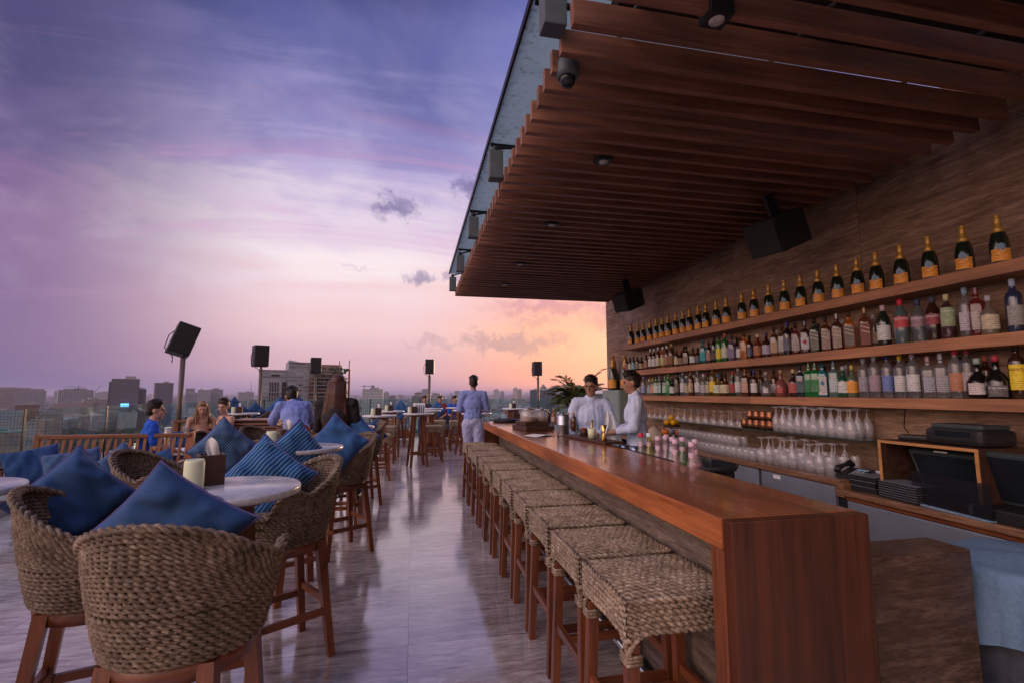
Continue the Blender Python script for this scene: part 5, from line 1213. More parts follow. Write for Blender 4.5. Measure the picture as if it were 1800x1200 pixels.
# ================= PEOPLE =================
def remesh(mb,name,m,parent,vox=.010,smooth=2,disp=0,seed=0):
    me=mb.mesh('tmp'); o=bpy.data.objects.new('tmp',me); COL.objects.link(o)
    rm=o.modifiers.new('r','REMESH'); rm.mode='VOXEL'; rm.voxel_size=vox; rm.use_smooth_shade=True
    sm=o.modifiers.new('s','SMOOTH'); sm.factor=.6; sm.iterations=smooth
    dg=bpy.context.evaluated_depsgraph_get(); dg.update(); ev=o.evaluated_get(dg); me2=bpy.data.meshes.new_from_object(ev); bpy.data.objects.remove(o)
    me2.name=name
    if disp:
        from mathutils import noise as nz
        n=len(me2.vertices); co=np.empty(n*3); me2.vertices.foreach_get('co',co); no=np.empty(n*3); me2.vertices.foreach_get('normal',no); co=co.reshape(-1,3); no=no.reshape(-1,3)
        for i in range(n):
            v=Vector(co[i]); q=Vector((v.x*11,v.y*11,v.z*5.5+seed)); a=nz.noise(q)+.5*nz.noise(q*2.3); co[i]+=no[i]*(abs(a)*-2+.6)*disp
        me2.vertices.foreach_set('co',co.ravel()); me2.update()
    me2.polygons.foreach_set('use_smooth',[True]*len(me2.polygons)); me2.materials.clear(); me2.materials.append(m)
    o=bpy.data.objects.new(name,me2); COL.objects.link(o); o.parent=parent; return o
def cap(mb,a,b,r1,r2,n=12):
    a=Vector(a); b=Vector(b); mb.sphere(a,r1,n); mb.sphere(b,r2,n); mb.tube([a,b],[r1,r2],n)
def ell(mb,c,rx,ry,rz,rot=None,n=16):
    i0=mb.n; mb.sphere((0,0,0),1,n); Mx=Matrix.Translation(Vector(c))@(rot.to_4x4() if rot else Matrix.Identity(4))@Matrix.Diagonal((rx,ry,rz,1)); mb.xf(Mx,i0)
def person(label,loc,heading,J,top,bottom,skin='skin',hair='hair',hairstyle='short',vox=.011,fem=False,shoe='black',sleeve=1.0,headrot=(0,0),bareback=False,glasses=False,skirt=False,hands=True,kind='person'):
    """J: joints in metres, figure facing +Y: pelvis, chest, neck, head, shL/R, elL/R, wrL/R, hpL/R, knL/R, anL/R"""
    r=thing('person',label,'person',loc,heading); V={k:Vector(v) for k,v in J.items()}
    up=(V['neck']-V['pelvis']).normalized(); sx=(V['shR']-V['shL']).normalized(); fw=up.cross(sx).normalized()*-1
    if fw.dot(Vector((0,1,0)))<-.999: fw=-fw
    fw=sx.cross(up)*-1; fw=(up.cross(sx))*-1
    R3=Matrix((sx,sx.cross(up)*-1,up)).transposed(); 
    if R3.determinant()<0: R3=Matrix((sx,sx.cross(up),up)).transposed()
    b=MB(); wd=.88 if fem else 1.0
    ell(b,V['pelvis']+up*.04,.155*wd*(1.08 if fem else 1),.105,.12,R3); ell(b,V['pelvis'].lerp(V['chest'],.5),.125*wd,.09,.17,R3); ell(b,V['chest'],.16*wd,.105,.17,R3); ell(b,V['chest'].lerp(V['neck'],.55),.15*wd,.075,.08,R3)
    cap(b,V['shL'],V['shR'],.052*wd,.052*wd); cap(b,V['neck']-up*.04,V['head']-up*.05,.052*wd,.050*wd)
    # head: skull, jaw, nose, ears, brow, eye sockets stay as slight dents by the brow and cheeks
    hr=Matrix.Rotation(RAD(headrot[0]),3,'Z')@Matrix.Rotation(RAD(headrot[1]),3,'X'); H=V['head']
    def hp(x,y,z): return H+hr@Vector((x,y,z))
    ell(b,hp(0,-.012,.03),.073,.092,.088,hr); ell(b,hp(0,.022,-.035),.056,.068,.078,hr); ell(b,hp(0,.058,-.088),.026,.022,.022,hr)
    cap(b,hp(0,.080,.018),hp(0,.105,-.022),.011,.016,8); cap(b,hp(-.03,.078,.030),hp(.03,.078,.030),.012,.012,8); ell(b,hp(0,.084,-.052),.024,.012,.010,hr)
    for s in(-1,1): ell(b,hp(s*.074,-.004,-.004),.010,.020,.032,hr,10); ell(b,hp(s*.038,.066,-.018),.020,.016,.018,hr,10)
    for s,k in((-1,'L'),(1,'R')):
        cap(b,V['sh'+k],V['el'+k],.050*wd,.040*wd); cap(b,V['el'+k],V['wr'+k],.040*wd,.027*wd)
        cap(b,V['hp'+k],V['kn'+k],.088*wd,.056*wd); cap(b,V['kn'+k],V['an'+k],.056*wd,.036*wd); f=Vector((0,.16,-.035)); cap(b,V['an'+k]-Vector((0,.03,.04)),V['an'+k]+f,.036,.028)
        if hands:
            d=(V['wr'+k]-V['el'+k]).normalized(); side=Vector((1,0,0))*s; side=(side-d*side.dot(d)).normalized(); nr=d.cross(side).normalized()
            if nr.z<0: nr=-nr
            palm=V['wr'+k]+d*.05; 
            for q in(-1.2,-.4,.4,1.2): cap(b,V['wr'+k]+d*.005+side*q*.012,palm+d*.035+side*q*.019,.014,.012,8)
            for q,L in zip((-1.35,-.45,.45,1.35),(.050,.062,.068,.058)):
                a=palm+d*.035+side*q*.021; m_=a+d*L*.55-nr*.006; e=m_+d*L*.40-nr*.022; cap(b,a,m_,.0090,.0085,8); cap(b,m_,e,.0085,.0070,8)
            a=V['wr'+k]+d*.02-side*.022*1; m_=a-side*.028+d*.03-nr*.008; cap(b,a,m_,.012,.0095,8); cap(b,m_,m_+d*.030-side*.006-nr*.006,.0095,.008,8)
    remesh(b,'body',M[skin],r,min(vox,.0085),2)
    # eyes
    e=MB()
    for s in(-1,1): e.sphere(hp(s*.031,.080,.010),.0085,8)
    e.build('eyes',M['blackcl'],r)
    if glasses:
        g_=MB()
        for s in(-1,1): g_.tube([hp(s*.033+.026*math.cos(a),.097,.008+.020*math.sin(a)) for a in np.linspace(0,2*PI,13)[:-1]],.0025,5,closed=True); g_.tube([hp(s*.06,.095,.012),hp(s*.078,.0,.012)],.002,5)
        g_.tube([hp(-.008,.099,.01),hp(.008,.099,.01)],.002,5); g_.build('glasses',M['black'],r)
    # top garment
    c=MB(); o_=.016
    if not bareback:
        ell(c,V['pelvis']+up*.07,.165*wd,.118,.12,R3); ell(c,V['pelvis'].lerp(V['chest'],.5),.15*wd,.112,.19,R3); ell(c,V['chest'],.175*wd,.122,.175,R3); ell(c,V['chest'].lerp(V['neck'],.5),.165*wd,.092,.085,R3); cap(c,V['shL'],V['shR'],.067*wd,.067*wd); cap(c,V['neck']-up*.06,V['neck']-up*.01,.075,.064)
        for k in 'LR':
            el=V['el'+k]; 
            if sleeve>=1: cap(c,V['sh'+k],el,.067*wd,.056*wd); q=V['el'+k].lerp(V['wr'+k],min(sleeve-1,1)); cap(c,el,q,.056*wd,.046*wd if sleeve>1.5 else .050*wd)
            else: cap(c,V['sh'+k],V['sh'+k].lerp(el,sleeve),.068*wd,.064*wd)
        if top=='shirt': cap(c,V['neck']-up*.02,V['neck']+up*.018,.068,.062); c.lathe([(.058,.0),(.075,-.01),(.062,.045),(.056,.045),(.058,0)],16,tuple(V['neck']+up*.005))
        remesh(c,'shirt',M[top],r,.0105,2,.010,loc[0]*7)
    else:
        ell(c,V['pelvis']+up*.07,.160*wd,.115,.12,R3); ell(c,V['pelvis'].lerp(V['chest'],.45),.142*wd,.105,.17,R3); ell(c,V['chest']-up*.03,.168*wd,.112,.11,R3)
        for s,k in((-1,'L'),(1,'R')): cap(c,V['chest']+sx*s*.09+up*.05,V['sh'+k].lerp(V['neck'],.35)+up*.035,.022,.020)
        remesh(c,'dress_top',M[top],r,.0105,2,.003,1)
    t=MB(); ell(t,V['pelvis']+up*.01,.172*wd,.125,.12,R3)
    if skirt:
        for k in 'LR': cap(t,V['hp'+k],V['kn'+k],.115,.10)
        cap(t,V['hpL'].lerp(V['hpR'],.5),V['knL'].lerp(V['knR'],.5),.11,.10)
    else:
        for k in 'LR': cap(t,V['hp'+k],V['kn'+k],.105*wd,.075*wd); cap(t,V['kn'+k],V['an'+k]+Vector((0,0,.03)),.075*wd,.060)
    remesh(t,'skirt' if skirt else 'trousers',M[bottom],r,.012,2,.008,3)
    s_=MB()
    for k in 'LR': cap(s_,V['an'+k]-Vector((0,.035,.045)),V['an'+k]+Vector((0,.165,-.045)),.044,.034)
    remesh(s_,'shoes',M[shoe],r,.012,1)
    h=MB()
    ell(h,hp(0,-.020,.044),.079,.096,.084,hr); ell(h,hp(0,-.050,.0),.072,.060,.070,hr); ell(h,hp(0,.040,.096),.056,.036,.024,hr)
    if hairstyle=='short': ell(h,hp(.01,.02,.115),.06,.06,.028,hr)
    if hairstyle=='bun': ell(h,hp(0,-.105,.05),.04,.035,.035,hr)
    if hairstyle=='long':
        back=H-fw*0; dn=-up
        for q in np.linspace(-1,1,9):
            p0=hp(q*.065,-.05,.03); p1=H+Vector((q*.095,-.085,-.20)); p2=H+Vector((q*.105,-.10,-.36)); p3=H+Vector((q*.085,-.085,-.50-.05*math.cos(q*2)+.02*math.sin(q*9)))
            cap(h,p0,p1,.036,.030,8); cap(h,p1,p2,.030,.024,8); cap(h,p2,p3,.024,.010,8)
    if hairstyle=='sides':
        for s in(-1,1):
            for q in range(3): p0=hp(s*.066,-.01-.02*q,.02); p1=H+Vector((s*(.085+.008*q),.0-.025*q,-.12)); p2=H+Vector((s*(.075+.015*q),.03-.03*q,-.26)); cap(h,p0,p1,.024,.022,8); cap(h,p1,p2,.022,.010,8)
    ho=remesh(h,'hair',M[hair],r,.009,1)
    # fine strands on top of the mass
    st=MB(); R=random.Random(5)
    if hairstyle in('long','sides'):
        for i in range(150 if hairstyle=='long' else 60):
            q=R.uniform(-1,1)
            if hairstyle=='long': P=[hp(q*.07,-.085-.02*(1-q*q),.05),H+Vector((q*.11,-.125+.03*q*q,-.10)),H+Vector((q*.128,-.132+.03*q*q,-.30)),H+Vector((q*.115+R.uniform(-.015,.015),-.118+.02*q*q,-.50+R.uniform(-.08,.05)))]
            else:
                s=1 if q>0 else -1; P=[hp(s*.078,-.03*R.random(),.06),H+Vector((s*.105,-.04*R.random(),-.08)),H+Vector((s*(.10+.02*R.random()),.02-.06*R.random(),-.24+R.uniform(-.05,.03)))]
            st.tube(P,[.003]*(len(P)-1)+[.001],4)
        st.build('hair_strands',M[hair],ho)
    else:
        for i in range(170):
            a=R.uniform(0,2*PI); e_=R.uniform(.15,1.45); d=Vector((math.cos(a)*math.cos(e_),math.sin(a)*math.cos(e_)*1.0,math.sin(e_))); 
            if d.y>.55 and d.z<.75: continue
            p0=hp(d.x*.080,-.022+d.y*.097,.046+d.z*.087); p1=p0+hr@(Vector((d.x*.008,.016,.012))+d*.010); st.tube([p0,p1],[.004,.0015],4)
        st.build('hair_strands',M[hair],ho)
    return r
def standJ(h=1.72,lean=0,arms=None,twist=0):
    s=h/1.72; J=dict(pelvis=(0,0,.95),chest=(0,.01+lean*.12,1.24),neck=(0,.0+lean*.2,1.45),head=(0,.03+lean*.26,1.60),shL=(-.175,lean*.18,1.41),shR=(.175,lean*.18,1.41),elL=(-.23,-.02,1.13),elR=(.23,-.02,1.13),wrL=(-.24,.06,.90),wrR=(.24,.06,.90),
      hpL=(-.09,0,.90),hpR=(.09,0,.90),knL=(-.10,.02,.49),knR=(.10,.03,.49),anL=(-.10,0,.09),anR=(.11,.02,.09))
    J.update(arms or {}); return {k:(a*s,b*s,c*s) for k,(a,b,c) in J.items()}
def sitJ(seat=.45,lean=0,arms=None,foot=.09,s=1):
    J=dict(pelvis=(0,0,.10),chest=(0,lean*.12,.40),neck=(0,lean*.25,.61),head=(0,.03+lean*.36,.755),shL=(-.17,lean*.22,.565),shR=(.17,lean*.22,.565),elL=(-.21,.05+lean*.2,.30),elR=(.21,.05+lean*.2,.30),wrL=(-.12,.27,.24),wrR=(.12,.27,.24),
      hpL=(-.09,.02,.07),hpR=(.09,.02,.07),knL=(-.12,.44,.08),knR=(.12,.44,.08),anL=(-.12,.42,foot-seat+.02),anR=(.13,.46,foot-seat+.02))
    J.update(arms or {}); return {k:(a*s,b*s,c*s+seat) for k,(a,b,c) in J.items()}
# two bartenders
person('bartender in pale blue shirt with glasses, facing us behind the bar',(2.06,5.42,-.06),RAD(170),standJ(1.70,.1,dict(elL=(-.26,.05,1.14),wrL=(-.02,.26,1.06),elR=(.27,.02,1.13),wrR=(.22,.14,.93))),'shirt','navy','skin','hair','short',glasses=True,sleeve=1.85,headrot=(-28,-4))
person('bartender seen from the side wiping with a white cloth, beside the bottle shelves',(2.43,4.95,-.03),RAD(68),standJ(1.71,.12,dict(elL=(-.25,.06,1.12),wrL=(-.13,.30,1.06),elR=(.25,.02,1.12),wrR=(.12,.27,1.05))),'shirt','shirt','skin','hair','short',sleeve=1.6,headrot=(10,-8))
mb=MB(); vs=[];fs=[];N=22;K=16
for i in range(N+1):
    for j in range(K+1):
        u=i/N-.5; v=j/K; w_=.06+.26*v
        vs.append((u*w_*1.4+.02*math.sin(5*v),.035*math.sin(u*16+2*v)*(.3+v)+.05*v*math.sin(3*u),.13*(1-v*1.0)-.36*v*(1-.35*math.cos(u*5))))
for i in range(N):
    for j in range(K): a=i*(K+1)+j; fs.append((a,a+1,a+K+2,a+K+1))
o=mb.add(vs,fs,0,True).build('cleaning_cloth',M['white'],None,(2.10,4.98,1.12),RAD(-10)); tag(o,'white cleaning cloth held up between the two bartenders','cloth')
# waiter
person('waiter in violet blue uniform walking with a tray past the bar end',(1.02,8.35,0),RAD(-12),standJ(1.74,0,dict(elR=(.24,.05,1.13),wrR=(.16,.30,1.12),elL=(-.24,.04,1.13),wrL=(-.10,.27,1.10),knL=(-.09,.09,.49),anL=(-.09,-.08,.12))),'blueunif','palelav','skin','hair','short',sleeve=.9,headrot=(10,0))
o=MB().lathe([(0,0),(.17,0),(.185,.014),(.18,.016),(0,.005)],32).build('serving_tray',M['tray'],None,(1.10,8.68,1.12)); tag(o,'round dark tray carried by the waiter in violet blue','tray')
# bending figure in bright blue
person('person in violet blue shirt and dark red trousers leaning over a table',(-1.48,6.75,0),RAD(25),{k:v for k,v in standJ(1.70,.9,dict(chest=(0,.16,1.17),neck=(0,.30,1.33),head=(0,.42,1.42),shL=(-.17,.25,1.29),shR=(.17,.25,1.29),elL=(-.24,.36,1.07),elR=(.24,.36,1.07),wrL=(-.14,.52,1.02),wrR=(.14,.52,1.02))).items()},'blueunif','redcl','skin','hair','short',sleeve=.9)
# long haired woman on a high chair
person('woman with very long reddish brown hair and black jacket, seated with her back to us',(-.80,5.40,0),RAD(-8),sitJ(.785,.05,None,.30,.98),'blackcl','navy','skin2','hairbr','long',fem=True,sleeve=2)
# man in bright blue
p=PY(262,706,6.9); person('man in bright blue T-shirt seated on the lounge side, looking right',(p.x+.02,6.95,0),RAD(-62),sitJ(.47,.02),'bluetee','navy','skin2','hair','short',sleeve=.7,headrot=(-10,0))
person('woman with light brown hair and black strap top looking down at her phone',(-3.55,9.2,0),RAD(200),sitJ(.44,.35,dict(wrL=(-.06,.30,.38),wrR=(.06,.31,.38))),'blackcl','leo','skin2','hairbl','sides',fem=True,bareback=True,skirt=True,headrot=(0,-22))
person('woman with dark pinned hair and bare shoulders, turned away beside the phone user',(-3.02,8.85,0),RAD(135),sitJ(.47,.15),'navy','navy','skin2','hairbr','bun',fem=True,bareback=True,headrot=(35,-12))
o=MB().bbox(-.035,.035,-.004,.004,-.07,.07,.003).build('mobile_phone',M['white'],None,(-3.66,8.86,.86),RAD(20)); o.rotation_euler=(RAD(50),0,RAD(20)); tag(o,'white mobile phone in the hands of the light haired woman','phone')
for i,(x,y,h,t,bt,lb) in enumerate([(.85,15.7,170,'redcl','navy','far guest with reddish top sitting on the end sofa, left one'),(1.30,15.7,190,'bluetee','navy','far guest in blue sitting on the end sofa beside the tables'),(.35,15.75,180,'navy','navy','far guest with auburn hair at the left end of the end sofa')]):
    person(lb,(x,y,0),RAD(h),sitJ(.47,.1),t,bt,'skin','hairbr' if i!=1 else 'hair','short',vox=.02,hands=False)

# ================= PALM =================
r=thing('palm_plant','bushy palm in a pot behind the left bartender','palm',(3.0,10.6,0)); MB().lathe([(0,0),(.25,0),(.33,.55),(.30,.55),(.28,.5),(0,.5)],24).build('pot',M['greybox'],r); mb=MB()
for k in range(5): a=k*1.3; mb.tube([(.04*math.cos(a),.04*math.sin(a),.5),(.10*math.cos(a),.10*math.sin(a),1.0),(.16*math.cos(a),.16*math.sin(a),1.35)],[.03,.022,.015],7)
mb.build('trunk',M['leaf'],r); mb=MB(); R=random.Random(3)
for k in range(44):
    a=R.uniform(0,2*PI); L=R.uniform(.45,.85); e=R.uniform(.25,1.35); b0=Vector((.12*math.cos(a),.12*math.sin(a),R.uniform(.85,1.35))); d=Vector((math.cos(a)*math.cos(e),math.sin(a)*math.cos(e),math.sin(e)))
    pts=[]; p=b0.copy(); dd=d.copy()
    for q in range(12): pts.append(p.copy()); p=p+dd*L/11; dd=(dd+Vector((0,0,-.085-.01*q))).normalized()
    mb.tube(pts,[.006*(1-q/13) for q in range(12)],4)
    for q in range(1,12):
        t=(pts[q]-pts[q-1]).normalized(); sd=t.cross(Vector((0,0,1))).normalized(); 
        for s in(-1,1):
            for hh in(0,.5):
                o_=pts[q-1].lerp(pts[q],hh); ll=.20*math.sin(PI*(q+hh+1)/14)+.04; tip=o_+(t*.75+sd*s*.8+Vector((0,0,R.uniform(-.35,.1)))).normalized()*ll; w_=t*.011
                mb.add([o_-w_,o_+w_,o_.lerp(tip,.5)+w_*1.3+Vector((0,0,.008)),tip,o_.lerp(tip,.5)-w_*1.3],[(0,1,2,3,4)])
mb.build('fronds',M['palmleaf'],r,fix=False)
r.location=(3.72,10.4,.1)
# ================= CITY, 75 m below the terrace =================
GZ=-75.0
def f_ground(g,b):
    v=g.n('ShaderNodeTexCoord').outputs['Object']; n=g.noise(v,.012,6,.65); n2=g.noise(v,.05,3); c=g.ramp(n,[(.35,(.03,.05,.03)),(.5,(.11,.11,.11)),(.62,(.16,.15,.15))]); g.put(b.inputs['Base Color'],c)
struct(MB().add([(-26000,-600,GZ),(26000,-600,GZ),(26000,30000,GZ),(-26000,30000,GZ)],[(0,1,2,3)]).build('city_ground',mat('city_ground',rough=.9,fn=f_ground)))
def f_fac(wall,win,sx=3.2,sz=3.3,fill=.5,band=False):
    def fn(g,b):
        x,y,z=g.sep(g.n('ShaderNodeTexCoord').outputs['Object']); nx,ny,nz=g.sep(g.n('ShaderNodeNewGeometry').outputs['Normal'])
        h=g.m('ADD',x,y); fx=g.m('ABSOLUTE',g.m('SUBTRACT',g.m('FRACT',g.m('DIVIDE',h,sx)),.5)); fz=g.m('ABSOLUTE',g.m('SUBTRACT',g.m('FRACT',g.m('DIVIDE',z,sz)),.5))
        k=g.m('LESS_THAN',fz,.24)
        if not band: k=g.m('MULTIPLY',k,g.m('LESS_THAN',fx,fill/2))
        k=g.m('MULTIPLY',k,g.m('LESS_THAN',g.m('ABSOLUTE',nz),.5))
        wn=g.n('ShaderNodeTexWhiteNoise',noise_dimensions='2D'); g.put(wn.inputs['Vector'],g.comb(g.m('FLOOR',g.m('DIVIDE',h,sx)),g.m('FLOOR',g.m('DIVIDE',z,sz)),0))
        wc=g.mix(g.mr(wn.outputs[0],0,1),tuple(q*.6 for q in win),tuple(q*1.7 for q in win))
        oi=g.n('ShaderNodeObjectInfo').outputs['Random']; wl=g.mix(g.m('MULTIPLY',oi,1),tuple(q*.72 for q in wall),tuple(min(1,q*1.25) for q in wall)); st=g.noise(g.comb(g.m('MULTIPLY',h,.25),g.m('MULTIPLY',z,.05),0),1,4,.6); wl=g.mix(1,wl,g.mr(st,.3,.7,.78,1.15),'MULTIPLY')
        g.put(b.inputs['Base Color'],g.mix(k,wl,wc)); g.put(b.inputs['Roughness'],g.mr(k,0,1,.8,.25))
    return fn
F=[mat('facade_cream',rough=.8,fn=f_fac((.30,.25,.24),(.10,.10,.12),3.4,3.3,.4)),mat('facade_white',rough=.8,fn=f_fac((.33,.34,.38),(.13,.14,.17),2.8,3.2,.4)),mat('facade_grey',rough=.8,fn=f_fac((.30,.31,.34),(.04,.05,.065),4.0,3.4,.6)),
   mat('facade_brown',rough=.8,fn=f_fac((.24,.15,.12),(.05,.05,.06),3.0,3.2,.5)),mat('facade_band',rough=.7,fn=f_fac((.32,.31,.34),(.05,.06,.08),4,3.6,.5,True)),mat('facade_dark',rough=.6,fn=f_fac((.10,.10,.12),(.03,.04,.055),2.4,3.3,.62)),mat('facade_navy',rough=.6,fn=f_fac((.075,.09,.14),(.03,.04,.07),3.4,3.4,.55))]
ROOFS=[soft('flat_roof_concrete',(.30,.29,.29),.9,.3,.3),soft('tile_roof',(.30,.12,.08),.8,.3,.4),soft('tin_roof',(.18,.34,.36),.5,.25,.3)]
def place(px,D):
    d=pdir(px,690); d.z=0; d.normalize(); f=Vector((math.sin(YAW),math.cos(YAW),0)); t=D/d.dot(f); return d.x*t,d.y*t
def bldg(px,D,w,dp,h,fm,label,grp=None,rot=0,roof=0,style=0,cat='building'):
    x,y=place(px,D); r=thing('building',label,cat,(x,y,GZ),rot,grp)
    MB().box(-w/2,w/2,-dp/2,dp/2,0,h).build('wall',fm,r)
    mb=MB()
    if style==1: mb.add([(-w/2-.6,-dp/2-.6,h+.02),(w/2+.6,-dp/2-.6,h+.02),(w/2+.6,dp/2+.6,h+.02),(-w/2-.6,dp/2+.6,h+.02),(-w/2-.6,0,h+dp*.22),(w/2+.6,0,h+dp*.22)],[(0,1,5,4),(2,3,4,5),(0,4,3),(1,2,5),(3,2,1,0)])
    else:
        mb.box(-w/2-.3,w/2+.3,-dp/2-.3,dp/2+.3,h+.02,h+.9); k=random.Random(int(px*10+D)); 
        for q in range(k.randint(1,3)):
            cx=k.uniform(-.3,.3)*w; cw=w*k.uniform(.08,.2); mb.box(cx-cw,cx+cw,-dp*.2,dp*.25,h+.92,h+.9+k.uniform(2,5))
    mb.build('roof',ROOFS[roof],r); return r
def hz(ytop,D): return 75+CAMH+(690-ytop)*D/FPX      # building height reaching picture row ytop
def wpx(w,D): return w*D/FPX
N_=[(28,1500,70,683,'facade_cream','wide pink beige apartment slab at the far left with vertical bays'),(0,1550,40,684,'facade_cream','apartment slab at the very left picture edge'),(55,1480,38,686,'facade_grey','grey end bay of the far left apartment slab'),
 (133,1450,46,685,'facade_grey','grey tower under construction with a crane on top'),(150,1800,22,689,'facade_white','paler tower behind the one with the crane'),(105,2300,14,687,'facade_white','narrow pale distant tower left of the crane'),(178,2200,18,690,'facade_white','low pale distant block between crane tower and dark cluster'),
 (200,950,14,671,'facade_dark','left lower wing of the dark tower cluster'),(220,940,38,666,'facade_dark','tallest dark tower of the cluster above the blue sign'),(246,960,16,684,'facade_dark','right lower wing of the dark tower cluster'),
 (287,1150,26,673,'facade_dark','single dark slab tower left of the first speaker pole'),(338,1900,20,690,'facade_grey','low grey tower right of the first speaker pole'),(359,1800,19,685,'facade_grey','grey tower, middle of the group of three'),(379,1850,21,684,'facade_band','blue grey tower, right of the group of three'),
 (432,1700,24,689,'facade_white','pale apartment block with a mast left of the second pole'),(330,2300,16,695,'facade_white','small pale block low behind the first pole'),(392,2400,14,696,'facade_cream','small cream block by the far railing'),
 (656,1100,34,684,'facade_grey','broad grey block right of the long haired woman'),(658,1120,14,681,'facade_grey','raised top storey of the broad grey block'),(678,1200,12,690,'facade_grey','narrow grey block next to the broad one'),
 (735,1500,12,690,'facade_navy','small dark tower left of the fourth speaker pole'),(748,1900,13,684,'facade_grey','pale tower just left of the fourth speaker pole'),(738,1450,26,695,'facade_dark','low dark building below the fourth speaker'),(767,1700,14,691,'facade_grey','grey tower right of the fourth speaker pole'),
 (804,2400,10,687,'facade_white','pale slender tower left of the waiter'),(873,2600,10,684,'facade_white','pair of pale towers, left one, right of the waiter'),(883,2650,6,687,'facade_white','pair of pale towers, right one'),(906,2400,8,682,'facade_cream','twin towered pale block, left half, at the pink horizon'),(914,2450,8,684,'facade_cream','twin towered pale block, right half'),
 (953,900,42,685,'facade_navy','big dark blue block behind the fifth speaker pole'),(955,905,10,680,'facade_navy','stepped crown of the big dark blue block'),(985,1900,10,686,'facade_white','pale tower between dark block and bartender'),(992,900,40,692,'facade_band','arched pale banded building right of the dark blue block'),
 (20,560,36,722,'facade_white','pale office block with rows of windows at the left edge'),(50,600,30,710,'facade_brown','red brown block behind the pale office at the left'),(55,470,22,742,'facade_white','white block with ribbed front above the park at the left'),(78,500,26,737,'facade_cream','cream block beside the white ribbed one'),(20,430,44,757,'facade_cream','low cream building with teal roof at the left edge'),
 (133,960,52,708,'facade_cream','long cream hotel with a dense window grid'),(170,990,34,702,'facade_cream','plain beige wing right of the window grid hotel'),(95,700,30,726,'facade_cream','cream block below the window grid hotel'),(112,860,18,736,'facade_white','small white gabled house above the park trees'),(127,880,22,734,'facade_white','white gabled house by the park trees'),
 (180,900,24,722,'facade_white','pale house row left of the man in blue, first'),(203,930,26,720,'facade_white','pale house row left of the man in blue, second'),(228,910,24,724,'facade_white','pale house row left of the man in blue, third')]
FM={m.name:m for m in F}
for px,D,w,yt,fm,lb in N_:
    W_=wpx(w,D); bldg(px,D,W_,min(W_,30)*.8,hz(yt,D),FM[fm],lb,None,-math.atan2(*place(px,D)) + RAD(random.uniform(-8,8)),2 if 'teal' in lb else 0,1 if 'gabled' in lb else 0)
# blue lit sign on the dark cluster
x,y=place(221,925); r=thing('lit_sign','small glowing pale blue roof sign before the dark tower cluster','sign',(x,y,GZ)); sm=bpy.data.materials.new('lit_panel'); sm.use_nodes=True; b=sm.node_tree.nodes['Principled BSDF']; b.inputs['Emission Color'].default_value=(.15,.55,1,1); b.inputs['Emission Strength'].default_value=1.6
g=NG(sm.node_tree); g.put(b.inputs['Base Color'],g.mix(g.noise(ocoord(g),.4),(.1,.3,.5),(.2,.5,.8)))
MB().box(-7,7,-.3,0,hz(714,925),hz(708,925)).build('panel',sm,r); MB().box(-6.8,6.8,.02,.5,0,hz(714.2,925)).build('support',M['greybox'],r)
# crane
def crane(px,D,yb,yt,jib,lb,ang=0):
    x,y=place(px,D); r=thing('tower_crane',lb,'crane',(x,y,GZ),-math.atan2(x,y)); z0,z1=hz(yb,D),hz(yt,D)
    MB().box(-.9,.9,-.9,.9,z0,z1+3).build('mast',M['greybox'],r); MB().beam((-jib*.35,0,z1-.35*jib*math.tan(ang)),(jib,0,z1+jib*math.tan(ang)),1.4,1.4).build('jib',M['greybox'],r)
crane(137,1450,685,679,-28,'thin tower crane on the building at the left'); crane(168,1900,690,686,16,'distant crane with raised jib beside the dark cluster',1.0)
crane(640,1300,684,678,24,'small crane above the broad grey block right of the woman')
x,y=place(441,1700); r=MB().tube([(0,0,0),(0,0,hz(671,1700))],[2,.5],6).build('radio_mast',M['pole'],None,(x,y,GZ)); tag(r,'thin radio mast on the pale apartment block left of the second pole','mast')
# ---- the near grey office building ----
D=230; x,y=place(500,D); ob=thing('office_building','large grey panelled office building with ragged terrace tower behind the third speaker','building',(x,y,GZ),-math.atan2(x,y)+RAD(4))
def bx_(px): return (px-500)*D/FPX*1.0
def bz_(py): return hz(py,D)
mb=MB(); mb.box(bx_(463),bx_(504.5),0,16,0,bz_(651)).box(bx_(504.5),bx_(548),-1.5,18,0,bz_(637)).build('wall',mat('grey_panels',rough=.7,fn=f_fac((.20,.205,.235),(.185,.19,.22),3.2,1.6,.96)),ob)
MB().box(bx_(504),bx_(549),-2,18.5,bz_(636.9),bz_(636.2)).box(bx_(462.5),bx_(504),-.3,16.4,bz_(650.9),bz_(650.2)).build('roof',ROOFS[0],ob)
MB().add([(bx_(506),1,bz_(636)),(bx_(525),1,bz_(636)),(bx_(506),14,bz_(636)),(bx_(525),14,bz_(636)),(bx_(506),1,bz_(632)),(bx_(506),14,bz_(632))],[(0,1,4),(2,5,3),(1,3,5,4),(0,4,5,2),(0,2,3,1)]).build('roof_fin',M['fridge'],ob)
dkw=M['screen']
for c in range(4):
    for rw in range(4):
        px=476+c*4.2; MB().box(bx_(px),bx_(px+1.7),-.25,-.02,bz_(679+rw*8.6),bz_(672+rw*8.6)).build('window',dkw,ob)
for rw in range(4): MB().box(bx_(495.5),bx_(502.5),-.25,-.02,bz_(679+rw*8.6),bz_(671+rw*8.6)).build('window',dkw,ob)
MB().box(bx_(478),bx_(491),-.25,-.02,bz_(661),bz_(658)).build('window',dkw,ob)
for rw in range(5): MB().box(bx_(522),bx_(527),-1.75,-1.52,bz_(677+rw*9),bz_(675.4+rw*9)).build('window',dkw,ob)
mb=MB(); 
for k,(a,b_,yt,yb) in enumerate([(538,596,676,720),(538,600,662,675),(545,590,640,661)]): mb.box(bx_(a),bx_(b_),-4-k,14,bz_(yb),bz_(yt))
mb.build('terrace_tower',F[3],ob)
R=random.Random(9)
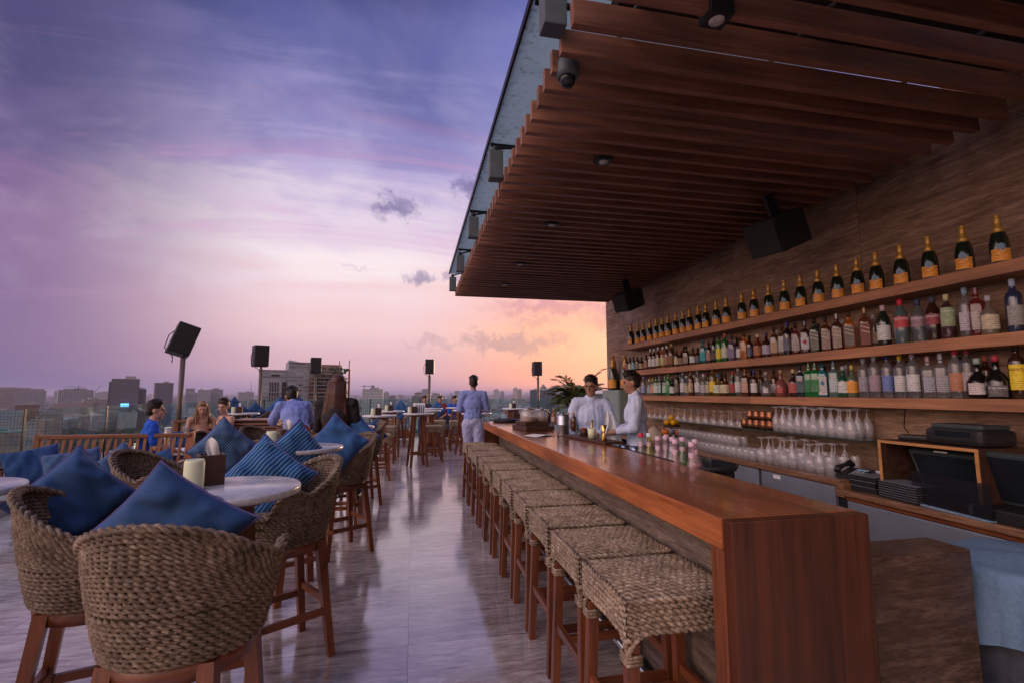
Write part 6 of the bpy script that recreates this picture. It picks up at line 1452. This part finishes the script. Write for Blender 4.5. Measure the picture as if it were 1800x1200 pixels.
for k in range(9):
    yt=650+k*6.5; a=538+R.uniform(-2,3)+(7 if k<2 else 0); b_=603-R.uniform(0,6)-(10 if k<2 else 0); MB().box(bx_(a),bx_(b_),-6.6-R.random(),10,bz_(yt+.9),bz_(yt)).build('balcony_slab',ROOFS[0] if k%2 else M['fridge'],ob)
    if k%2==0:
        mb=MB()
        for q in range(8): pxx=a+4+q*6.5; mb.box(bx_(pxx),bx_(pxx+3.6),-5.3,-5.05,bz_(yt+5.4),bz_(yt+1.6))
        mb.build('windows',dkw,ob)
for px,yt in((537,648),(586,633),(603,631),(604,650)): MB().tube([(bx_(px),-7,bz_(720)),(bx_(px),-7,bz_(yt))],.28,6).build('steel_post',M['pole'],ob)
MB().box(bx_(602),bx_(604.5),-7.5,-6.6,bz_(690),bz_(648)).build('hoist_mast',M['redcl'],ob)
mb=MB()
for k in range(26): px=R.uniform(540,602); yy_=R.uniform(646,690); mb.sphere((bx_(px),-7.0,bz_(yy_)),R.uniform(.4,1.1),6)
mb.build('planting',M['leaf'],ob)
# ---- generic city: individual blocks ----
kinds=[(F[0],'low cream block among the many roofs of the middle distance','cream city blocks'),(F[1],'low white block among the many roofs of the middle distance','white city blocks'),(F[2],'low grey block among the many roofs of the middle distance','grey city blocks'),(F[3],'low brown block among the many roofs of the middle distance','brown city blocks'),(F[4],'low banded block among the many roofs of the middle distance','banded city blocks')]
R=random.Random(21); cnt=0; used=[]
while cnt<225:
    px=R.uniform(-40,1065); D=620*math.exp(R.uniform(0,1.15)); 
    if px>1000 and D<900: continue
    w_=R.uniform(10,34); h=R.choice([8,10,12,14,17,20,24,30])*R.uniform(.8,1.15); x,y=place(px,D)
    if any((x-a)**2+(y-b_)**2<(20)**2 for a,b_ in used): continue
    if px<430 and D<(880 if px>105 else 640): continue
    used.append((x,y)); k=R.choice([0,0,1,1,1,2,3,4]); fm,lb,gp=kinds[k]; rg='at the far left edge' if px<105 else 'between the left edge and the first speaker pole' if px<320 else 'between the first and second speaker poles' if px<460 else 'behind the grey office building' if px<605 else 'between the seated woman and the fourth speaker pole' if px<755 else 'between the fourth speaker pole and the waiter' if px<860 else 'between the waiter and the fifth speaker pole' if px<945 else 'right of the fifth speaker pole'; bldg(px,D,w_,R.uniform(10,22),h,fm,lb.split(' among')[0]+(' in the nearer' if D<950 else ' in the farther')+' roofs '+rg,gp+' '+rg,R.uniform(-.5,.5),R.choice([0,0,0,1,2]) ,R.choice([0,0,1])); cnt+=1
mb=MB(); 
for i in range(5200):
    D=1900*math.exp(R.uniform(0,2.1)); px=R.uniform(-60,1080); x,y=place(px,D); w_=R.uniform(12,46)*(1+D/9000); h=R.choice([7,9,12,14,18,22,26])*(1.0 if R.random()<.965 else R.uniform(2,3.8)); a=R.uniform(0,1.5)
    i0=mb.n; mb.box(-w_/2,w_/2,-w_/3,w_/3,0,h,R.choice([0,0,1,1,2,3,4])); mb.xf(Matrix.Translation((x,y,GZ))@Matrix.Rotation(a,4,'Z'),i0)
o=mb.build('distant_city',F[:5],fix=False); tag(o,'hazy carpet of distant city roofs reaching the horizon','city',None,'stuff')
# ---- trees: park at the left, one wood ----
def crowns(n,test,name,label,sc,leaf=60,seed=1,hh=(7,14)):
    mb=MB(); R=random.Random(seed); c=0; t=0
    P=[]
    while c<n and t<n*60:
        t+=1; q=test(R)
        if q is None: continue
        x,y=q; H_=R.uniform(*hh); W_=H_*R.uniform(.38,.6)*sc; c+=1
        mb.tube([(x,y,GZ),(x,y,GZ+H_*.6)],.35,5)
        for k in range(leaf):
            u=R.gauss(0,1),R.gauss(0,1),R.gauss(0,.8); L=math.sqrt(sum(a*a for a in u))+1e-6; rr=R.uniform(.70,1.06); cx,cy_,cz=x+u[0]/L*W_*rr,y+u[1]/L*W_*rr,GZ+H_*.72+u[2]/L*H_*.34*rr
            s=R.uniform(.5,1.25)*W_*.24; a,b_=R.uniform(0,6.3),R.uniform(-1,1); v1=Vector((math.cos(a),math.sin(a),b_*.6)).normalized()*s; v2=Vector((-math.sin(a),math.cos(a),R.uniform(-.6,.6))).normalized()*s
            c0=Vector((cx,cy_,cz)); mb.add([c0-v1,c0-v2*.8,c0+v1*1.1,c0+v2],[(0,1,2,3)])
        mb.sphere((x,y,GZ+H_*.72),1,7,sx=W_*.8,sy=W_*.8,sz=H_*.28)
    o=mb.build(name,M['treeleaf'],fix=False); tag(o,label,'trees',None,'stuff')
M['treeleaf']=soft('tree_foliage',(.030,.055,.024),.8,.55,.35)
def park(R):
    px=R.uniform(-60,420); D=R.uniform(250,860); lim=(430+.3*px) if px<105 else (820 if px<330 else 700)
    if D>lim: return None
    return place(px,D)
crowns(900,park,'park_woodland','dark green mass of park trees below the terrace at the left',1.25,44,4,(13,19))
def scat(R):
    px=R.uniform(400,1060); D=R.uniform(500,1500)
    return place(px,D)
crowns(420,scat,'city_trees','scattered dark trees between the city roofs behind the railing',1.2,24,6,(9,17))
# ---- haze ----
hzm=bpy.data.materials.new('haze'); hzm.use_nodes=True; nt=hzm.node_tree; nt.nodes.clear(); pv=nt.nodes.new('ShaderNodeVolumePrincipled'); pv.inputs['Color'].default_value=(.62,.62,.90,1); pv.inputs['Density'].default_value=HAZE; pv.inputs['Anisotropy'].default_value=.2
oo=nt.nodes.new('ShaderNodeOutputMaterial'); nt.links.new(pv.outputs[0],oo.inputs['Volume'])
if HAZE>0:
    o=MB().box(-27000,27000,-700,31000,GZ-1,60).build('haze',hzm); tag(o,'thin dusk haze over the city','haze',None,'stuff')
